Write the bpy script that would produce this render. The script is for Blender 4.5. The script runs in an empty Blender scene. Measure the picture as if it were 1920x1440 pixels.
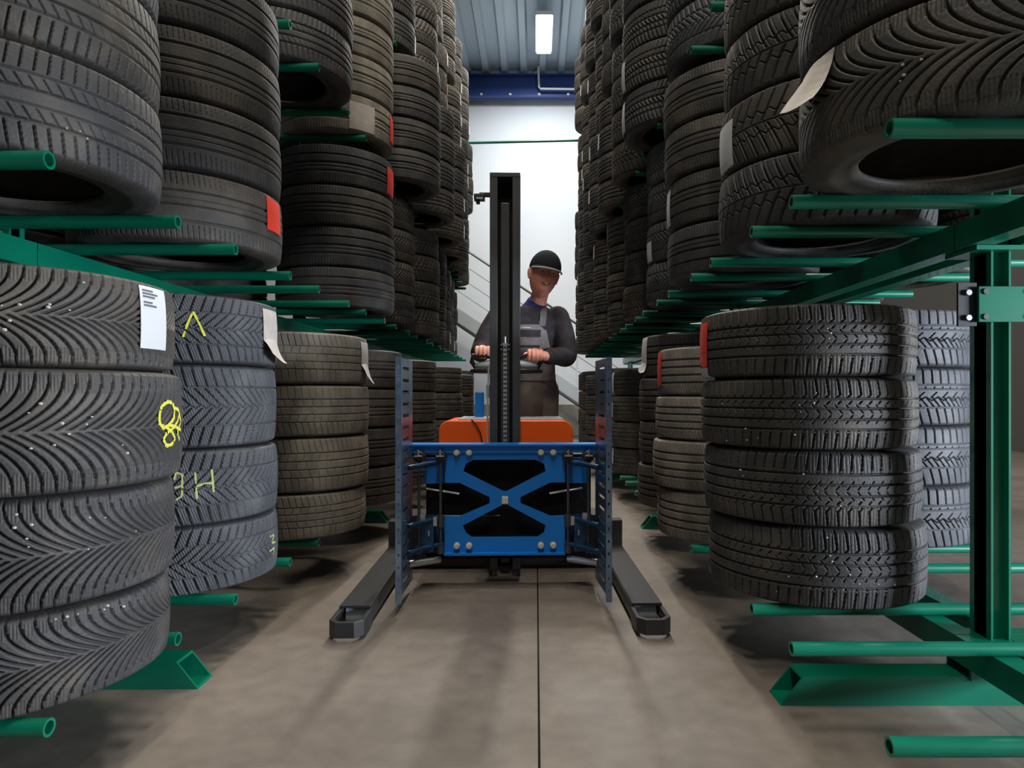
import bpy, bmesh, math, random
import numpy as np
from mathutils import Matrix, Vector, Euler

# ------------------------------------------------------------------ camera, light, exposure
SC = bpy.context.scene
COL = SC.collection
F, CX, HY = 1264.0, 1005.0, 738.0          # focal length and vanishing point in 1920x1440 pixels
CAMZ = 0.845
cam_d = bpy.data.cameras.new('camera')
cam_d.sensor_width = 36.0
cam_d.lens = 36.0 * F / 1920.0
cam_d.shift_x = -(CX - 960.0) / 1920.0
cam_d.shift_y = (HY - 720.0) / 1920.0
cam_d.clip_start = 0.05
cam = bpy.data.objects.new('camera', cam_d); COL.objects.link(cam)
cam.location = (0, 0, CAMZ); cam.rotation_euler = (math.pi / 2, 0, 0)
SC.camera = cam
SC.view_settings.view_transform = 'Standard'
SC.view_settings.look = 'None'
SC.view_settings.exposure = 0.0
SC.view_settings.gamma = 1.0
SC.view_settings.use_curve_mapping = False

world = bpy.data.worlds.new('world'); SC.world = world
world.use_nodes = True
bg = world.node_tree.nodes['Background']
bg.inputs[0].default_value = (0.62, 0.72, 0.85, 1)
bg.inputs[1].default_value = 0.03

def area_light(name, loc, aim, sx, sy, power, color):
    d = bpy.data.lights.new(name, 'AREA'); d.shape = 'RECTANGLE'
    d.size, d.size_y = sx, sy; d.energy = power; d.color = color
    o = bpy.data.objects.new(name, d); COL.objects.link(o)
    o.location = loc
    o.rotation_euler = (Vector(aim) - Vector(loc)).to_track_quat('-Z', 'Y').to_euler()
    return o

# daylight from the open loading door to the right of the racks, and a weak added fill light behind the camera
area_light('door_daylight', (4.6, 0.20, 0.95), (-0.6, 2.0, 0.75), 1.1, 0.8, 430, (0.80, 0.88, 1.0))
area_light('added_rear_fill', (-0.2, -3.2, 2.3), (0, 3.0, 1.0), 3.0, 2.6, 6, (0.80, 0.88, 1.0))

R = math.radians
rnd = random.Random(7)

# ------------------------------------------------------------------ materials
def mat(name, color, rough=0.5, metal=0.0, noise=None, bump=None, emit=None, spec=0.5, random_tint=None, coat=0.0):
    m = bpy.data.materials.new(name); m.use_nodes = True
    nt = m.node_tree; N = nt.nodes; L = nt.links
    b = N['Principled BSDF']
    b.inputs['Base Color'].default_value = (*color, 1)
    b.inputs['Roughness'].default_value = rough
    b.inputs['Metallic'].default_value = metal
    b.inputs['Specular IOR Level'].default_value = spec
    b.inputs['Coat Weight'].default_value = coat
    tc = N.new('ShaderNodeTexCoord')
    out = None
    if noise:
        sc, col2, lo, hi = noise
        n = N.new('ShaderNodeTexNoise'); n.inputs['Scale'].default_value = sc; n.inputs['Detail'].default_value = 6
        L.new(tc.outputs['Object'], n.inputs['Vector'])
        r = N.new('ShaderNodeMapRange'); r.inputs[1].default_value = lo; r.inputs[2].default_value = hi
        L.new(n.outputs[0], r.inputs[0])
        mx = N.new('ShaderNodeMix'); mx.data_type = 'RGBA'
        mx.inputs[6].default_value = (*color, 1); mx.inputs[7].default_value = (*col2, 1)
        L.new(r.outputs[0], mx.inputs[0])
        out = mx.outputs[2]
    if random_tint:
        oi = N.new('ShaderNodeObjectInfo')
        mx2 = N.new('ShaderNodeMix'); mx2.data_type = 'RGBA'; mx2.blend_type = 'MULTIPLY'
        mx2.inputs[0].default_value = 1.0
        cr = N.new('ShaderNodeValToRGB')
        cr.color_ramp.elements[0].color = (*random_tint[0], 1); cr.color_ramp.elements[1].color = (*random_tint[1], 1)
        L.new(oi.outputs['Random'], cr.inputs[0])
        if out is not None: L.new(out, mx2.inputs[6])
        else: mx2.inputs[6].default_value = (*color, 1)
        L.new(cr.outputs[0], mx2.inputs[7])
        out = mx2.outputs[2]
    if out is not None: L.new(out, b.inputs['Base Color'])
    if bump:
        n2 = N.new('ShaderNodeTexNoise'); n2.inputs['Scale'].default_value = bump[0]; n2.inputs['Detail'].default_value = 4
        L.new(tc.outputs['Object'], n2.inputs['Vector'])
        bp = N.new('ShaderNodeBump'); bp.inputs['Strength'].default_value = bump[1]; bp.inputs['Distance'].default_value = 0.01
        L.new(n2.outputs[0], bp.inputs['Height']); L.new(bp.outputs[0], b.inputs['Normal'])
    if emit:
        b.inputs['Emission Color'].default_value = (*emit[0], 1)
        b.inputs['Emission Strength'].default_value = emit[1]
    return m

M = {}
TT = ((0.80, 0.83, 0.90), (1.12, 1.04, 0.92))
M['rubber'] = mat('rubber', (0.052, 0.051, 0.051), 0.58, noise=(9, (0.115, 0.103, 0.088), 0.48, 0.80), bump=(140, 0.18), spec=0.38, random_tint=TT)
M['rubber_dusty'] = mat('rubber_dusty', (0.18, 0.165, 0.14), 0.78, noise=(12, (0.29, 0.26, 0.215), 0.4, 0.75), bump=(140, 0.2), spec=0.25)
M['rubber_blue'] = mat('rubber_blue', (0.060, 0.062, 0.068), 0.58, noise=(9, (0.115, 0.118, 0.126), 0.45, 0.8), bump=(140, 0.18), spec=0.4)
M['green'] = mat('green_paint', (0.0, 0.155, 0.088), 0.32, noise=(6, (0.0, 0.13, 0.072), 0.4, 0.7), coat=0.2)
M['steel'] = mat('zinc_steel', (0.55, 0.57, 0.58), 0.38, 0.85)
M['dark_steel'] = mat('dark_steel', (0.09, 0.095, 0.10), 0.4, 0.6)
M['galv'] = mat('clamp_steel', (0.24, 0.34, 0.46), 0.30, 0.85, noise=(14, (0.13, 0.22, 0.34), 0.4, 0.65), bump=(60, 0.12))
M['blue'] = mat('blue_paint', (0.0, 0.20, 0.68), 0.42, noise=(5, (0.0, 0.17, 0.60), 0.4, 0.7))
M['blue_dark'] = mat('dark_blue_paint', (0.003, 0.025, 0.075), 0.4, noise=(22, (0.006, 0.05, 0.11), 0.45, 0.6))
M['blue_beam'] = mat('blue_beam_paint', (0.015, 0.05, 0.22), 0.5)
M['black'] = mat('black_paint', (0.018, 0.018, 0.019), 0.45)
M['mast'] = mat('mast_paint', (0.045, 0.047, 0.050), 0.38, noise=(8, (0.06, 0.062, 0.06), 0.4, 0.7))
M['black_matte'] = mat('black_matte', (0.008, 0.008, 0.008), 0.8, spec=0.2)
M['orange'] = mat('orange_plastic', (1.0, 0.125, 0.003), 0.4)
M['cream'] = mat('cream_plastic', (0.62, 0.58, 0.44), 0.5)
M['grey_plastic'] = mat('grey_plastic', (0.45, 0.50, 0.55), 0.45)
M['paper'] = mat('paper', (0.62, 0.63, 0.64), 0.7)
M['paper_grey'] = mat('grey_paper', (0.42, 0.38, 0.34), 0.8, noise=(30, (0.5, 0.46, 0.42), .4, .7))
M['print'] = mat('print_ink', (0.12, 0.12, 0.14), 0.7)
M['red'] = mat('red_sticker', (0.80, 0.05, 0.025), 0.5)
M['orange_sticker'] = mat('orange_sticker', (0.85, 0.22, 0.04), 0.5)
M['chalk'] = mat('yellow_chalk', (0.62, 0.60, 0.06), 0.9)
M['chalk_pale'] = mat('pale_chalk', (0.42, 0.43, 0.16), 0.9)
M['stone'] = mat('gravel', (0.50, 0.47, 0.44), 0.8)
M['skin'] = mat('skin', (0.90, 0.37, 0.26), 0.45, noise=(40, (0.94, 0.45, 0.34), 0.4, 0.7))
M['lip'] = mat('lip', (0.42, 0.11, 0.10), 0.5)
M['eye'] = mat('eye', (0.7, 0.7, 0.68), 0.3)
M['pupil'] = mat('pupil', (0.02, 0.02, 0.02), 0.3)
M['hair'] = mat('hair', (0.20, 0.17, 0.15), 0.8)
M['jacket'] = mat('jacket_cloth', (0.042, 0.038, 0.045), 0.9, noise=(30, (0.065, 0.055, 0.06), .4, .7), spec=0.2)
M['bib'] = mat('overall_cloth', (0.23, 0.21, 0.215), 0.9, noise=(30, (0.28, 0.26, 0.26), .4, .7), spec=0.2)
M['trouser'] = mat('trouser_cloth', (0.20, 0.175, 0.165), 0.9, noise=(12, (0.26, 0.225, 0.20), .4, .7), spec=0.2)
M['collar'] = mat('blue_collar', (0.02, 0.04, 0.22), 0.85)
M['cap'] = mat('cap_cloth', (0.016, 0.020, 0.026), 0.9, spec=0.2)
M['cap_trim'] = mat('cap_trim', (0.42, 0.44, 0.45), 0.8)
M['green_glass'] = mat('green_plastic', (0.01, 0.25, 0.16), 0.3)
M['clear_hose'] = mat('hose', (0.50, 0.52, 0.55), 0.3)
M['wall'] = mat('white_wall', (0.70, 0.73, 0.76), 0.6, noise=(0.6, (0.66, 0.70, 0.73), 0.4, 0.6))
M['side_wall'] = mat('side_wall_paint', (0.30, 0.29, 0.27), 0.8)
M['dark_wall'] = mat('dark_wall_panel', (0.07, 0.065, 0.06), 0.8)
M['concrete'] = mat('concrete', (0.30, 0.29, 0.25), 0.8, noise=(3, (0.22, 0.21, 0.18), 0.4, 0.7))
M['stair'] = mat('stair_steel', (0.42, 0.47, 0.50), 0.5, 0.2)
M['white_paint'] = mat('white_paint', (0.75, 0.76, 0.76), 0.5)
M['lamp'] = mat('lamp_diffuser', (0.9, 0.9, 0.85), 0.5, emit=((1.0, 0.96, 0.84), 14.0))
M['wood'] = mat('pale_wood', (0.38, 0.31, 0.20), 0.8)
M['cardboard'] = mat('cardboard', (0.28, 0.20, 0.12), 0.85)

# concrete floor: mottled, faint streaks of dirt, slightly polished
def floor_material():
    m = bpy.data.materials.new('floor_concrete'); m.use_nodes = True
    N = m.node_tree.nodes; L = m.node_tree.links; b = N['Principled BSDF']
    tc = N.new('ShaderNodeTexCoord')
    n1 = N.new('ShaderNodeTexNoise'); n1.inputs['Scale'].default_value = 1.3; n1.inputs['Detail'].default_value = 8
    n2 = N.new('ShaderNodeTexNoise'); n2.inputs['Scale'].default_value = 14; n2.inputs['Detail'].default_value = 5
    L.new(tc.outputs['Object'], n1.inputs[0]); L.new(tc.outputs['Object'], n2.inputs[0])
    cr = N.new('ShaderNodeValToRGB')
    cr.color_ramp.elements[0].position = 0.3; cr.color_ramp.elements[0].color = (0.130, 0.108, 0.090, 1)
    cr.color_ramp.elements[1].position = 0.72; cr.color_ramp.elements[1].color = (0.235, 0.200, 0.172, 1)
    L.new(n1.outputs[0], cr.inputs[0])
    mx = N.new('ShaderNodeMix'); mx.data_type = 'RGBA'; mx.blend_type = 'OVERLAY'; mx.inputs[0].default_value = 0.35
    L.new(cr.outputs[0], mx.inputs[6]); L.new(n2.outputs[0], mx.inputs[7])
    L.new(mx.outputs[2], b.inputs['Base Color'])
    mr = N.new('ShaderNodeMapRange'); mr.inputs[3].default_value = 0.38; mr.inputs[4].default_value = 0.62
    L.new(n1.outputs[0], mr.inputs[0]); L.new(mr.outputs[0], b.inputs['Roughness'])
    bp = N.new('ShaderNodeBump'); bp.inputs['Strength'].default_value = 0.08; bp.inputs['Distance'].default_value = 0.01
    L.new(n2.outputs[0], bp.inputs['Height']); L.new(bp.outputs[0], b.inputs['Normal'])
    return m
M['floor'] = floor_material()

# ------------------------------------------------------------------ helpers
def tag(o, label=None, cat=None, group=None, kind=None):
    if label: o['label'] = label
    if cat: o['category'] = cat
    if group: o['group'] = group
    if kind: o['kind'] = kind
    return o

def empty(name, loc, rz=0.0):
    o = bpy.data.objects.new(name, None); COL.objects.link(o)
    o.location = loc; o.rotation_euler = (0, 0, rz); o.empty_display_size = 0.1
    return o

class MB:
    """collects shapes; build() links them as one mesh object"""
    def __init__(s): s.v = []; s.f = []
    def add(s, vs, fs):
        k = len(s.v); s.v += [tuple(p) for p in vs]; s.f += [tuple(i + k for i in f) for f in fs]; return s
    def box(s, x0, x1, y0, y1, z0, z1, m=None):
        vs = [(x, y, z) for z in (z0, z1) for y in (y0, y1) for x in (x0, x1)]
        if m is not None: vs = [m @ Vector(p) for p in vs]
        return s.add(vs, [(0, 2, 3, 1), (4, 5, 7, 6), (0, 1, 5, 4), (2, 6, 7, 3), (0, 4, 6, 2), (1, 3, 7, 5)])
    def tube(s, pts, r, n=12, inner=None, caps=True):
        pts = [Vector(p) for p in pts]; rs = r if isinstance(r, (list, tuple)) else [r] * len(pts)
        vs = []; prev = None
        for i, p in enumerate(pts):
            t = (pts[min(i + 1, len(pts) - 1)] - pts[max(i - 1, 0)]).normalized()
            if prev is None:
                a = Vector((0, 0, 1)) if abs(t.z) < 0.9 else Vector((1, 0, 0))
                u = t.cross(a).normalized()
            else:
                u = (prev - t * prev.dot(t)).normalized()
            prev = u; w = t.cross(u)
            for k in range(n):
                a = 2 * math.pi * k / n
                vs.append(p + (u * math.cos(a) + w * math.sin(a)) * rs[i])
        fs = []
        for i in range(len(pts) - 1):
            for k in range(n):
                a, b = i * n + k, i * n + (k + 1) % n
                fs.append((a, b, b + n, a + n))
        if caps:
            fs.append(tuple(range(n))[::-1]); fs.append(tuple(range((len(pts) - 1) * n, len(pts) * n)))
        return s.add(vs, fs)
    def cyl(s, p0, p1, r, n=16, r1=None): return s.tube([p0, p1], [r, r if r1 is None else r1], n)
    def pipe(s, p0, p1, r, ri, n=20):
        """open-ended pipe with wall thickness"""
        p0, p1 = Vector(p0), Vector(p1); t = (p1 - p0).normalized()
        a = Vector((0, 0, 1)) if abs(t.z) < 0.9 else Vector((1, 0, 0)); u = t.cross(a).normalized(); w = t.cross(u)
        vs = []
        for p, rr in ((p0, r), (p1, r), (p1, ri), (p0, ri)):
            for k in range(n):
                an = 2 * math.pi * k / n
                vs.append(p + (u * math.cos(an) + w * math.sin(an)) * rr)
        fs = []
        for j in range(4):
            for k in range(n):
                a0 = j * n + k; b0 = j * n + (k + 1) % n; a1 = ((j + 1) % 4) * n + k; b1 = ((j + 1) % 4) * n + (k + 1) % n
                fs.append((a0, b0, b1, a1))
        return s.add(vs, fs)
    def prism(s, poly, a0, a1, axis='y'):
        """extrude a 2D polygon. axis y: poly is (x,z); axis x: poly is (y,z); axis z: poly is (x,y)"""
        def P(p, a): return {'y': (p[0], a, p[1]), 'x': (a, p[0], p[1]), 'z': (p[0], p[1], a)}[axis]
        n = len(poly)
        vs = [P(p, a0) for p in poly] + [P(p, a1) for p in poly]
        fs = [tuple(range(n)), tuple(range(n, 2 * n))[::-1]] + [(i, i + n, (i + 1) % n + n, (i + 1) % n) for i in range(n)]
        return s.add(vs, fs)
    def ball(s, c, rx, ry=None, rz=None, nu=20, nv=12, m=None):
        ry = rx if ry is None else ry; rz = rx if rz is None else rz
        vs = [];
        for j in range(nv + 1):
            ph = math.pi * j / nv
            for i in range(nu):
                th = 2 * math.pi * i / nu
                p = Vector((rx * math.sin(ph) * math.cos(th), ry * math.sin(ph) * math.sin(th), rz * math.cos(ph)))
                if m is not None: p = m @ p
                vs.append(Vector(c) + p)
        fs = []
        for j in range(nv):
            for i in range(nu):
                a, b = j * nu + i, j * nu + (i + 1) % nu
                fs.append((a, a + nu, b + nu, b))
        return s.add(vs, fs)
    def build(s, name, material, parent=None, smooth=False, bevel=0.0, mods=None, label=None):
        me = bpy.data.meshes.new(name); me.from_pydata(s.v, [], s.f); me.validate(); me.update()
        bm = bmesh.new(); bm.from_mesh(me)
        bmesh.ops.remove_doubles(bm, verts=bm.verts, dist=1e-6)
        bmesh.ops.recalc_face_normals(bm, faces=bm.faces)
        if smooth:
            for f in bm.faces: f.smooth = True
            for e in bm.edges:
                if len(e.link_faces) == 2 and e.calc_face_angle(0) > 0.7: e.smooth = False
        bm.to_mesh(me); bm.free()
        me.materials.append(material)
        o = bpy.data.objects.new(name, me); COL.objects.link(o)
        if parent is not None: o.parent = parent
        if bevel > 0:
            b = o.modifiers.new('bevel', 'BEVEL'); b.width = bevel; b.segments = 2; b.limit_method = 'ANGLE'
        if label: o['label'] = label
        return o

def struct(o):
    o['kind'] = 'structure'; return o

def at(x, y, d):
    """world point seen at a pixel, at depth d in metres"""
    return Vector(((x - CX) / F * d, d, CAMZ - (y - HY) / F * d))

# ------------------------------------------------------------------ tyres
TREAD_HALF = 0.094
BASE_R, BASE_W = 0.335, 0.222
HALF_PROF = [(0.0985, 0.3290, 1.06), (0.1035, 0.3215, 1.14), (0.1070, 0.3100, 1.22), (0.1090, 0.296, None),
             (0.1108, 0.276, None), (0.1108, 0.262, None), (0.1098, 0.2605, None), (0.1080, 0.246, None), (0.1030, 0.231, None), (0.1035, 0.229, None),
             (0.0985, 0.219, None), (0.0940, 0.2125, None), (0.0860, 0.2100, None), (0.0800, 0.2140, None), (0.0850, 0.228, None),
             (0.0930, 0.250, None), (0.0960, 0.272, None), (0.0930, 0.292, None), (0.0840, 0.306, None),
             (0.0600, 0.3160, None), (0.0300, 0.3185, None)]

def crown(v): return BASE_R - 0.0045 * v ** 2 - 0.0015 * abs(v) ** 6

def per(x, P): return (np.mod(x / P + 0.5, 1.0) - 0.5) * P

def tread_depth(kind, U, V, cell):
    """groove depth 0..1 over circumferential metres U and axial -1..1 V"""
    C = 2 * math.pi * BASE_R
    t = max(0.0009, cell * 0.6)
    def g(dist, w): return np.clip((w / 2 - np.abs(dist)) / t + 0.5, 0, 1)
    y = V * TREAD_HALF; s = np.abs(V); D = np.zeros_like(U)
    def ring(z, w): return g(y - z, w)
    def lat(P, w, slope=0.0, ph=0.0, lo=-2, hi=2):
        Pn = C / round(C / P)
        d = per(U + slope * y + ph, Pn) / math.sqrt(1 + slope * slope)
        return g(d, w) * ((y > lo) & (y < hi))
    if kind.startswith('chevron'):
        n = 66 if kind == 'chevron_wide' else 88; P = C / n; A = 0.095
        sc = np.clip(s, 0, 1)
        off = A * (1 - (1 - sc) ** 2.1)
        slope = A * 2.1 * (1 - sc) ** 1.1 / TREAD_HALF
        d = per(U - off + np.where(V > 0, P / 2, 0), P) / np.sqrt(1 + slope ** 2)
        D = g(d, 0.0046) * (s > 0.02)
        D = np.maximum(D, 0.18 * g(per(U, P / 4), 0.0022) * (s > 0.72))
    elif kind == 'winter':
        D = np.maximum(ring(0.050, 0.004), ring(-0.050, 0.004)) * 0.8
        D = np.maximum(D, lat(0.031, 0.0055, 0.35, 0, 0.050, 2)); D = np.maximum(D, lat(0.031, 0.0055, -0.35, 0.01, -2, -0.050))
        zz = 0.010 * np.abs(per(U, C / 66)) / (C / 132)
        D = np.maximum(D, lat(0.031, 0.0035, 1.1, 0.006, 0.004, 0.048)); D = np.maximum(D, lat(0.031, 0.0035, -1.1, 0.0, -0.048, -0.004))
        D = np.maximum(D, 0.8 * g(y - zz + 0.005, 0.0030))
        D = np.maximum(D, 0.35 * lat(0.0078, 0.002, 0.4))
    elif kind == 'worn':
        for z in (-0.048, -0.016, 0.016, 0.048): D = np.maximum(D, 0.55 * ring(z, 0.0042))
        D = np.maximum(D, 0.6 * lat(0.030, 0.0035, 0.1, 0, 0.052, 2)); D = np.maximum(D, 0.6 * lat(0.027, 0.0035, 0.25, 0, -2, -0.052))
        D = np.maximum(D, 0.45 * lat(0.034, 0.0028, -0.2, 0.01, -0.046, -0.018)); D = np.maximum(D, 0.45 * lat(0.040, 0.0028, 0.3, 0, 0.018, 0.046))
        D = np.maximum(D, 0.35 * lat(0.045, 0.0028, 0.1, 0, -0.014, 0.014))
    elif kind == 'ribbed':
        for z in (-0.046, -0.016, 0.016, 0.046): D = np.maximum(D, ring(z, 0.0048))
        P = 0.0305
        D = np.maximum(D, lat(P, 0.0050, 0.12, 0, 0.056, 2)); D = np.maximum(D, lat(P, 0.0050, -0.12, 0.008, -2, -0.056))
        D = np.maximum(D, 0.14 * lat(P / 3, 0.0020, 0.0, 0, 0.050, 2)); D = np.maximum(D, 0.14 * lat(P / 3, 0.0020, 0.0, 0, -2, -0.050))
        D = np.maximum(D, 0.8 * lat(P, 0.0036, -0.9, 0, 0.046, 0.056)); D = np.maximum(D, 0.8 * lat(P, 0.0036, -0.9, 0, -0.052, -0.044))
        D = np.maximum(D, 0.5 * lat(P, 0.0028, 0.8, 0, 0.003, 0.028)); D = np.maximum(D, 0.5 * lat(P, 0.0028, -0.8, 0, -0.028, -0.003))
        D = np.maximum(D, 0.75 * lat(P, 0.0036, -0.9, 0.01, -0.020, -0.012)); D = np.maximum(D, 0.75 * lat(P, 0.0036, -0.9, 0.01, 0.030, 0.040))
    elif kind == 'zigzag':
        for z in (0.046, 0.028, -0.040): D = np.maximum(D, ring(z, 0.0045))
        D = np.maximum(D, lat(0.036, 0.0058, 0.0, 0, 0.050, 2)); D = np.maximum(D, lat(0.036, 0.0058, 0.35, 0, -2, -0.044))
        D = np.maximum(D, 0.6 * lat(0.036, 0.004, -0.5, 0.01, 0.030, 0.038))
        zz = 0.013 * np.abs(per(U, C / 42)) / (C / 84)
        D = np.maximum(D, g(y - zz + 0.014, 0.0042)); D = np.maximum(D, lat(0.025, 0.0038, 0.9, 0, -0.038, -0.002))
        D = np.maximum(D, lat(0.05, 0.0035, -1.2, 0, -0.005, 0.018))
    elif kind == 'fourgroove':
        for z in (-0.052, -0.018, 0.018, 0.052): D = np.maximum(D, ring(z, 0.0085))
        D = np.maximum(D, 0.5 * lat(0.030, 0.0035, 0.1, 0, 0.066, 2)); D = np.maximum(D, 0.35 * lat(0.030, 0.003, 0.1, 0, -2, -0.070))
        D = np.maximum(D, 0.12 * lat(0.017, 0.003, 0.3))
    elif kind == 'arrow':
        P = 0.042; Pn = C / round(C / P); sc = np.clip(s, 0, 1)
        off = 0.05 * sc ** 0.8
        D = g(per(U - off + np.where(V > 0, Pn / 2, 0), Pn) * 0.85, 0.0052) * (s > 0.06)
        D = np.maximum(D, 0.9 * g(y - 0.032 - 0.006 * np.sin(U * 2 * math.pi / Pn), 0.004)); D = np.maximum(D, 0.9 * g(y + 0.032 + 0.006 * np.sin(U * 2 * math.pi / Pn + 1.5), 0.004))
        D = np.maximum(D, 0.4 * g(per(U - off + Pn * .35, Pn / 1.0), 0.0022)); D = np.maximum(D, g(y, 0.003) * .7)
    elif kind == 'smooth':
        for z in (-0.050, -0.004, 0.040): D = np.maximum(D, ring(z, 0.0075))
        D = np.maximum(D, 0.35 * lat(0.016, 0.0024, 0.1, 0, 0.060, 2)); D = np.maximum(D, 0.35 * lat(0.016, 0.0024, 0.1, 0, -2, -0.062))
        D = np.maximum(D, 0.6 * ring(0.018, 0.003))
    elif kind == 'blocks':
        for z in (-0.050, -0.018, 0.018, 0.050): D = np.maximum(D, ring(z, 0.0062))
        D = np.maximum(D, lat(0.026, 0.0058, 0.3, 0, 0.018, 2)); D = np.maximum(D, lat(0.026, 0.0058, -0.3, 0.012, -2, -0.018))
        D = np.maximum(D, lat(0.026, 0.005, 0.8, 0.006, -0.018, 0.018))
    elif kind == 'touring':
        for z in (-0.046, -0.015, 0.016, 0.047): D = np.maximum(D, ring(z, 0.0065))
        D = np.maximum(D, 0.8 * lat(0.024, 0.0038, 0.15, 0, 0.053, 2)); D = np.maximum(D, 0.8 * lat(0.024, 0.0038, -0.15, 0, -2, -0.053))
        D = np.maximum(D, 0.5 * lat(0.024, 0.003, 0.6, 0, 0.019, 0.044)); D = np.maximum(D, 0.5 * lat(0.024, 0.003, 0.6, 0, -0.044, -0.019))
    return D

TYRE_MESH = {}
def tyre_mesh(kind, res, mk):
    key = (kind, res, mk)
    if key in TYRE_MESH: return TYRE_MESH[key]
    nu, nt = {'hi': (1280, 112), 'mid': (620, 54), 'lo': (300, 28)}[res]
    C = 2 * math.pi * BASE_R
    cell = C / nu
    prof = []                                     # (z, r, v) once round the section
    for i in range(nt + 1):
        v = -1 + 2 * i / nt
        prof.append((v * TREAD_HALF, crown(v), v))
    side = HALF_PROF
    prof += [(z, r, v) for z, r, v in side]
    prof += [(0.0, 0.3190, None)]
    prof += [(-z, r, (None if v is None else -v)) for z, r, v in side[::-1]]
    Z = np.array([p[0] for p in prof]); Rr = np.array([p[1] for p in prof])
    Vv = np.array([0 if p[2] is None else p[2] for p in prof]); has = np.array([p[2] is not None for p in prof])
    fade = np.where(has, np.clip((1.24 - np.abs(Vv)) / 0.24, 0, 1), 0)
    th = np.arange(nu) * 2 * math.pi / nu
    U, V = np.meshgrid(th * BASE_R, Vv, indexing='ij')
    D = tread_depth(kind, U, V, cell) * fade[None, :] * 0.0105
    # raised ring lettering band and mould lines on the sidewall are part of the profile
    RR = Rr[None, :] - D
    X = RR * np.cos(th)[:, None]; Y = RR * np.sin(th)[:, None]; ZZ = np.broadcast_to(Z[None, :], RR.shape)
    co = np.stack([X, Y, ZZ], -1).reshape(-1, 3).astype(np.float32)
    m = len(prof)
    i = np.arange(nu)[:, None]; j = np.arange(m)[None, :]
    a = i * m + j; b = ((i + 1) % nu) * m + j; c = ((i + 1) % nu) * m + (j + 1) % m; d = i * m + (j + 1) % m
    faces = np.stack([a, b, c, d], -1).reshape(-1, 4)
    me = bpy.data.meshes.new('tyre_' + kind + '_' + res)
    me.vertices.add(len(co)); me.vertices.foreach_set('co', co.ravel())
    me.loops.add(faces.size); me.loops.foreach_set('vertex_index', faces.ravel().astype(np.int32))
    me.polygons.add(len(faces))
    me.polygons.foreach_set('loop_start', np.arange(0, faces.size, 4, dtype=np.int32))
    me.polygons.foreach_set('use_smooth', np.ones(len(faces), dtype=bool))
    me.update(calc_edges=True); me.validate()
    me.materials.append(M[mk])
    TYRE_MESH[key] = me
    return me

ADJ = {'chevron': 'chevron-tread', 'chevron_wide': 'chevron-tread', 'winter': 'winter-tread', 'worn': 'worn ribbed', 'ribbed': 'ribbed', 'zigzag': 'zigzag-ribbed',
       'fourgroove': 'dusty four-groove', 'arrow': 'arrow-tread', 'smooth': 'smooth-ribbed', 'blocks': 'block-tread', 'touring': 'fine-ribbed'}
LEVEL = ['bottom', 'second', 'third', 'fourth', 'top']
ORD = ['nearest', 'second', 'third', 'fourth', 'fifth', 'sixth', 'seventh', 'eighth', 'ninth', 'tenth']
POS = {0: 'lowest', 1: 'second lowest', 2: 'second highest', 3: 'topmost'}
TZ = {'R': [0.195, 1.333, 2.285, 3.245, 4.215], 'L': [0.190, 1.303, 2.280, 3.240, 4.210]}
TUBE_R = 0.018
def slot_depth(side, k): return 1.479 + 0.793 * k if side == 'R' else 1.561 + 0.8216 * k

def edge_x(side, px, depth, r):
    """centre x of a tyre whose aisle-side silhouette falls on pixel column px"""
    phi = math.atan(abs(px - CX) / F)
    x = (r + depth * math.sin(phi)) / math.cos(phi)
    return x if side == 'R' else -x

TYRES = {}
def in_view(x, y, z, r, w):
    if y - r < 0.3: 
        pass
    best = False
    for dx in (-r, 0, r):
        for dy in (-r, 0, r):
            for dz in (0, w):
                d = y + dy
                if d < 0.15: continue
                px = CX + (x + dx) * F / d; py = HY - (z + dz - CAMZ) * F / d
                if -30 < px < 1950 and -30 < py < 1470: return True
    return False

def stack(side, level, k, design='touring', n=4, edge=None, X=None, r=0.33, w=0.222, row='front', mk='rubber', res=None, jit=0.006, tops=None, flips=None, edges=None, adj=None):
    d = slot_depth(side, k)
    if X is None:
        if edge is not None: X = edge_x(side, edge, d, r)
        elif row == 'back': X = (1.64 if side == 'R' else -1.96) + rnd.uniform(-.03, .03)
        else: X = (0.925 if side == 'R' else -1.15) + rnd.uniform(-.025, .025)
    if res is None: res = 'hi' if d < 3.3 and row == 'front' and level < 2 else ('mid' if d < 5.2 else 'lo')
    if level in (1, 2, 3): w = min(w, (TZ[side][level + 1] - TZ[side][level] - 2 * TUBE_R - 0.032) / 4)
    z = TZ[side][level] + TUBE_R
    for i in range(n):
        wi = w
        if tops: wi = tops[i] - z
        xi = X if not edges or edges[i] is None else edge_x(side, edges[i], d, r)
        xj = xi + (0 if edges else rnd.uniform(-jit, jit)); yj = d + rnd.uniform(-jit, jit)
        if in_view(xj, yj, z, r, wi):
            me = tyre_mesh(design, res, mk)
            o = bpy.data.objects.new('car_tyre', me); COL.objects.link(o)
            o.location = (xj, yj, z + wi / 2)
            fl = rnd.random() < 0.5 if flips is None else flips[i]
            o.rotation_euler = (math.pi if fl else 0, 0, rnd.uniform(0, 6.28))
            o.scale = (r / BASE_R, r / BASE_R, wi / BASE_W)
            TYRES[(side, level, k, row, i)] = (o, (xj, yj, z + wi / 2), r, wi, adj or ADJ[design], n)
        z += wi

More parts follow.
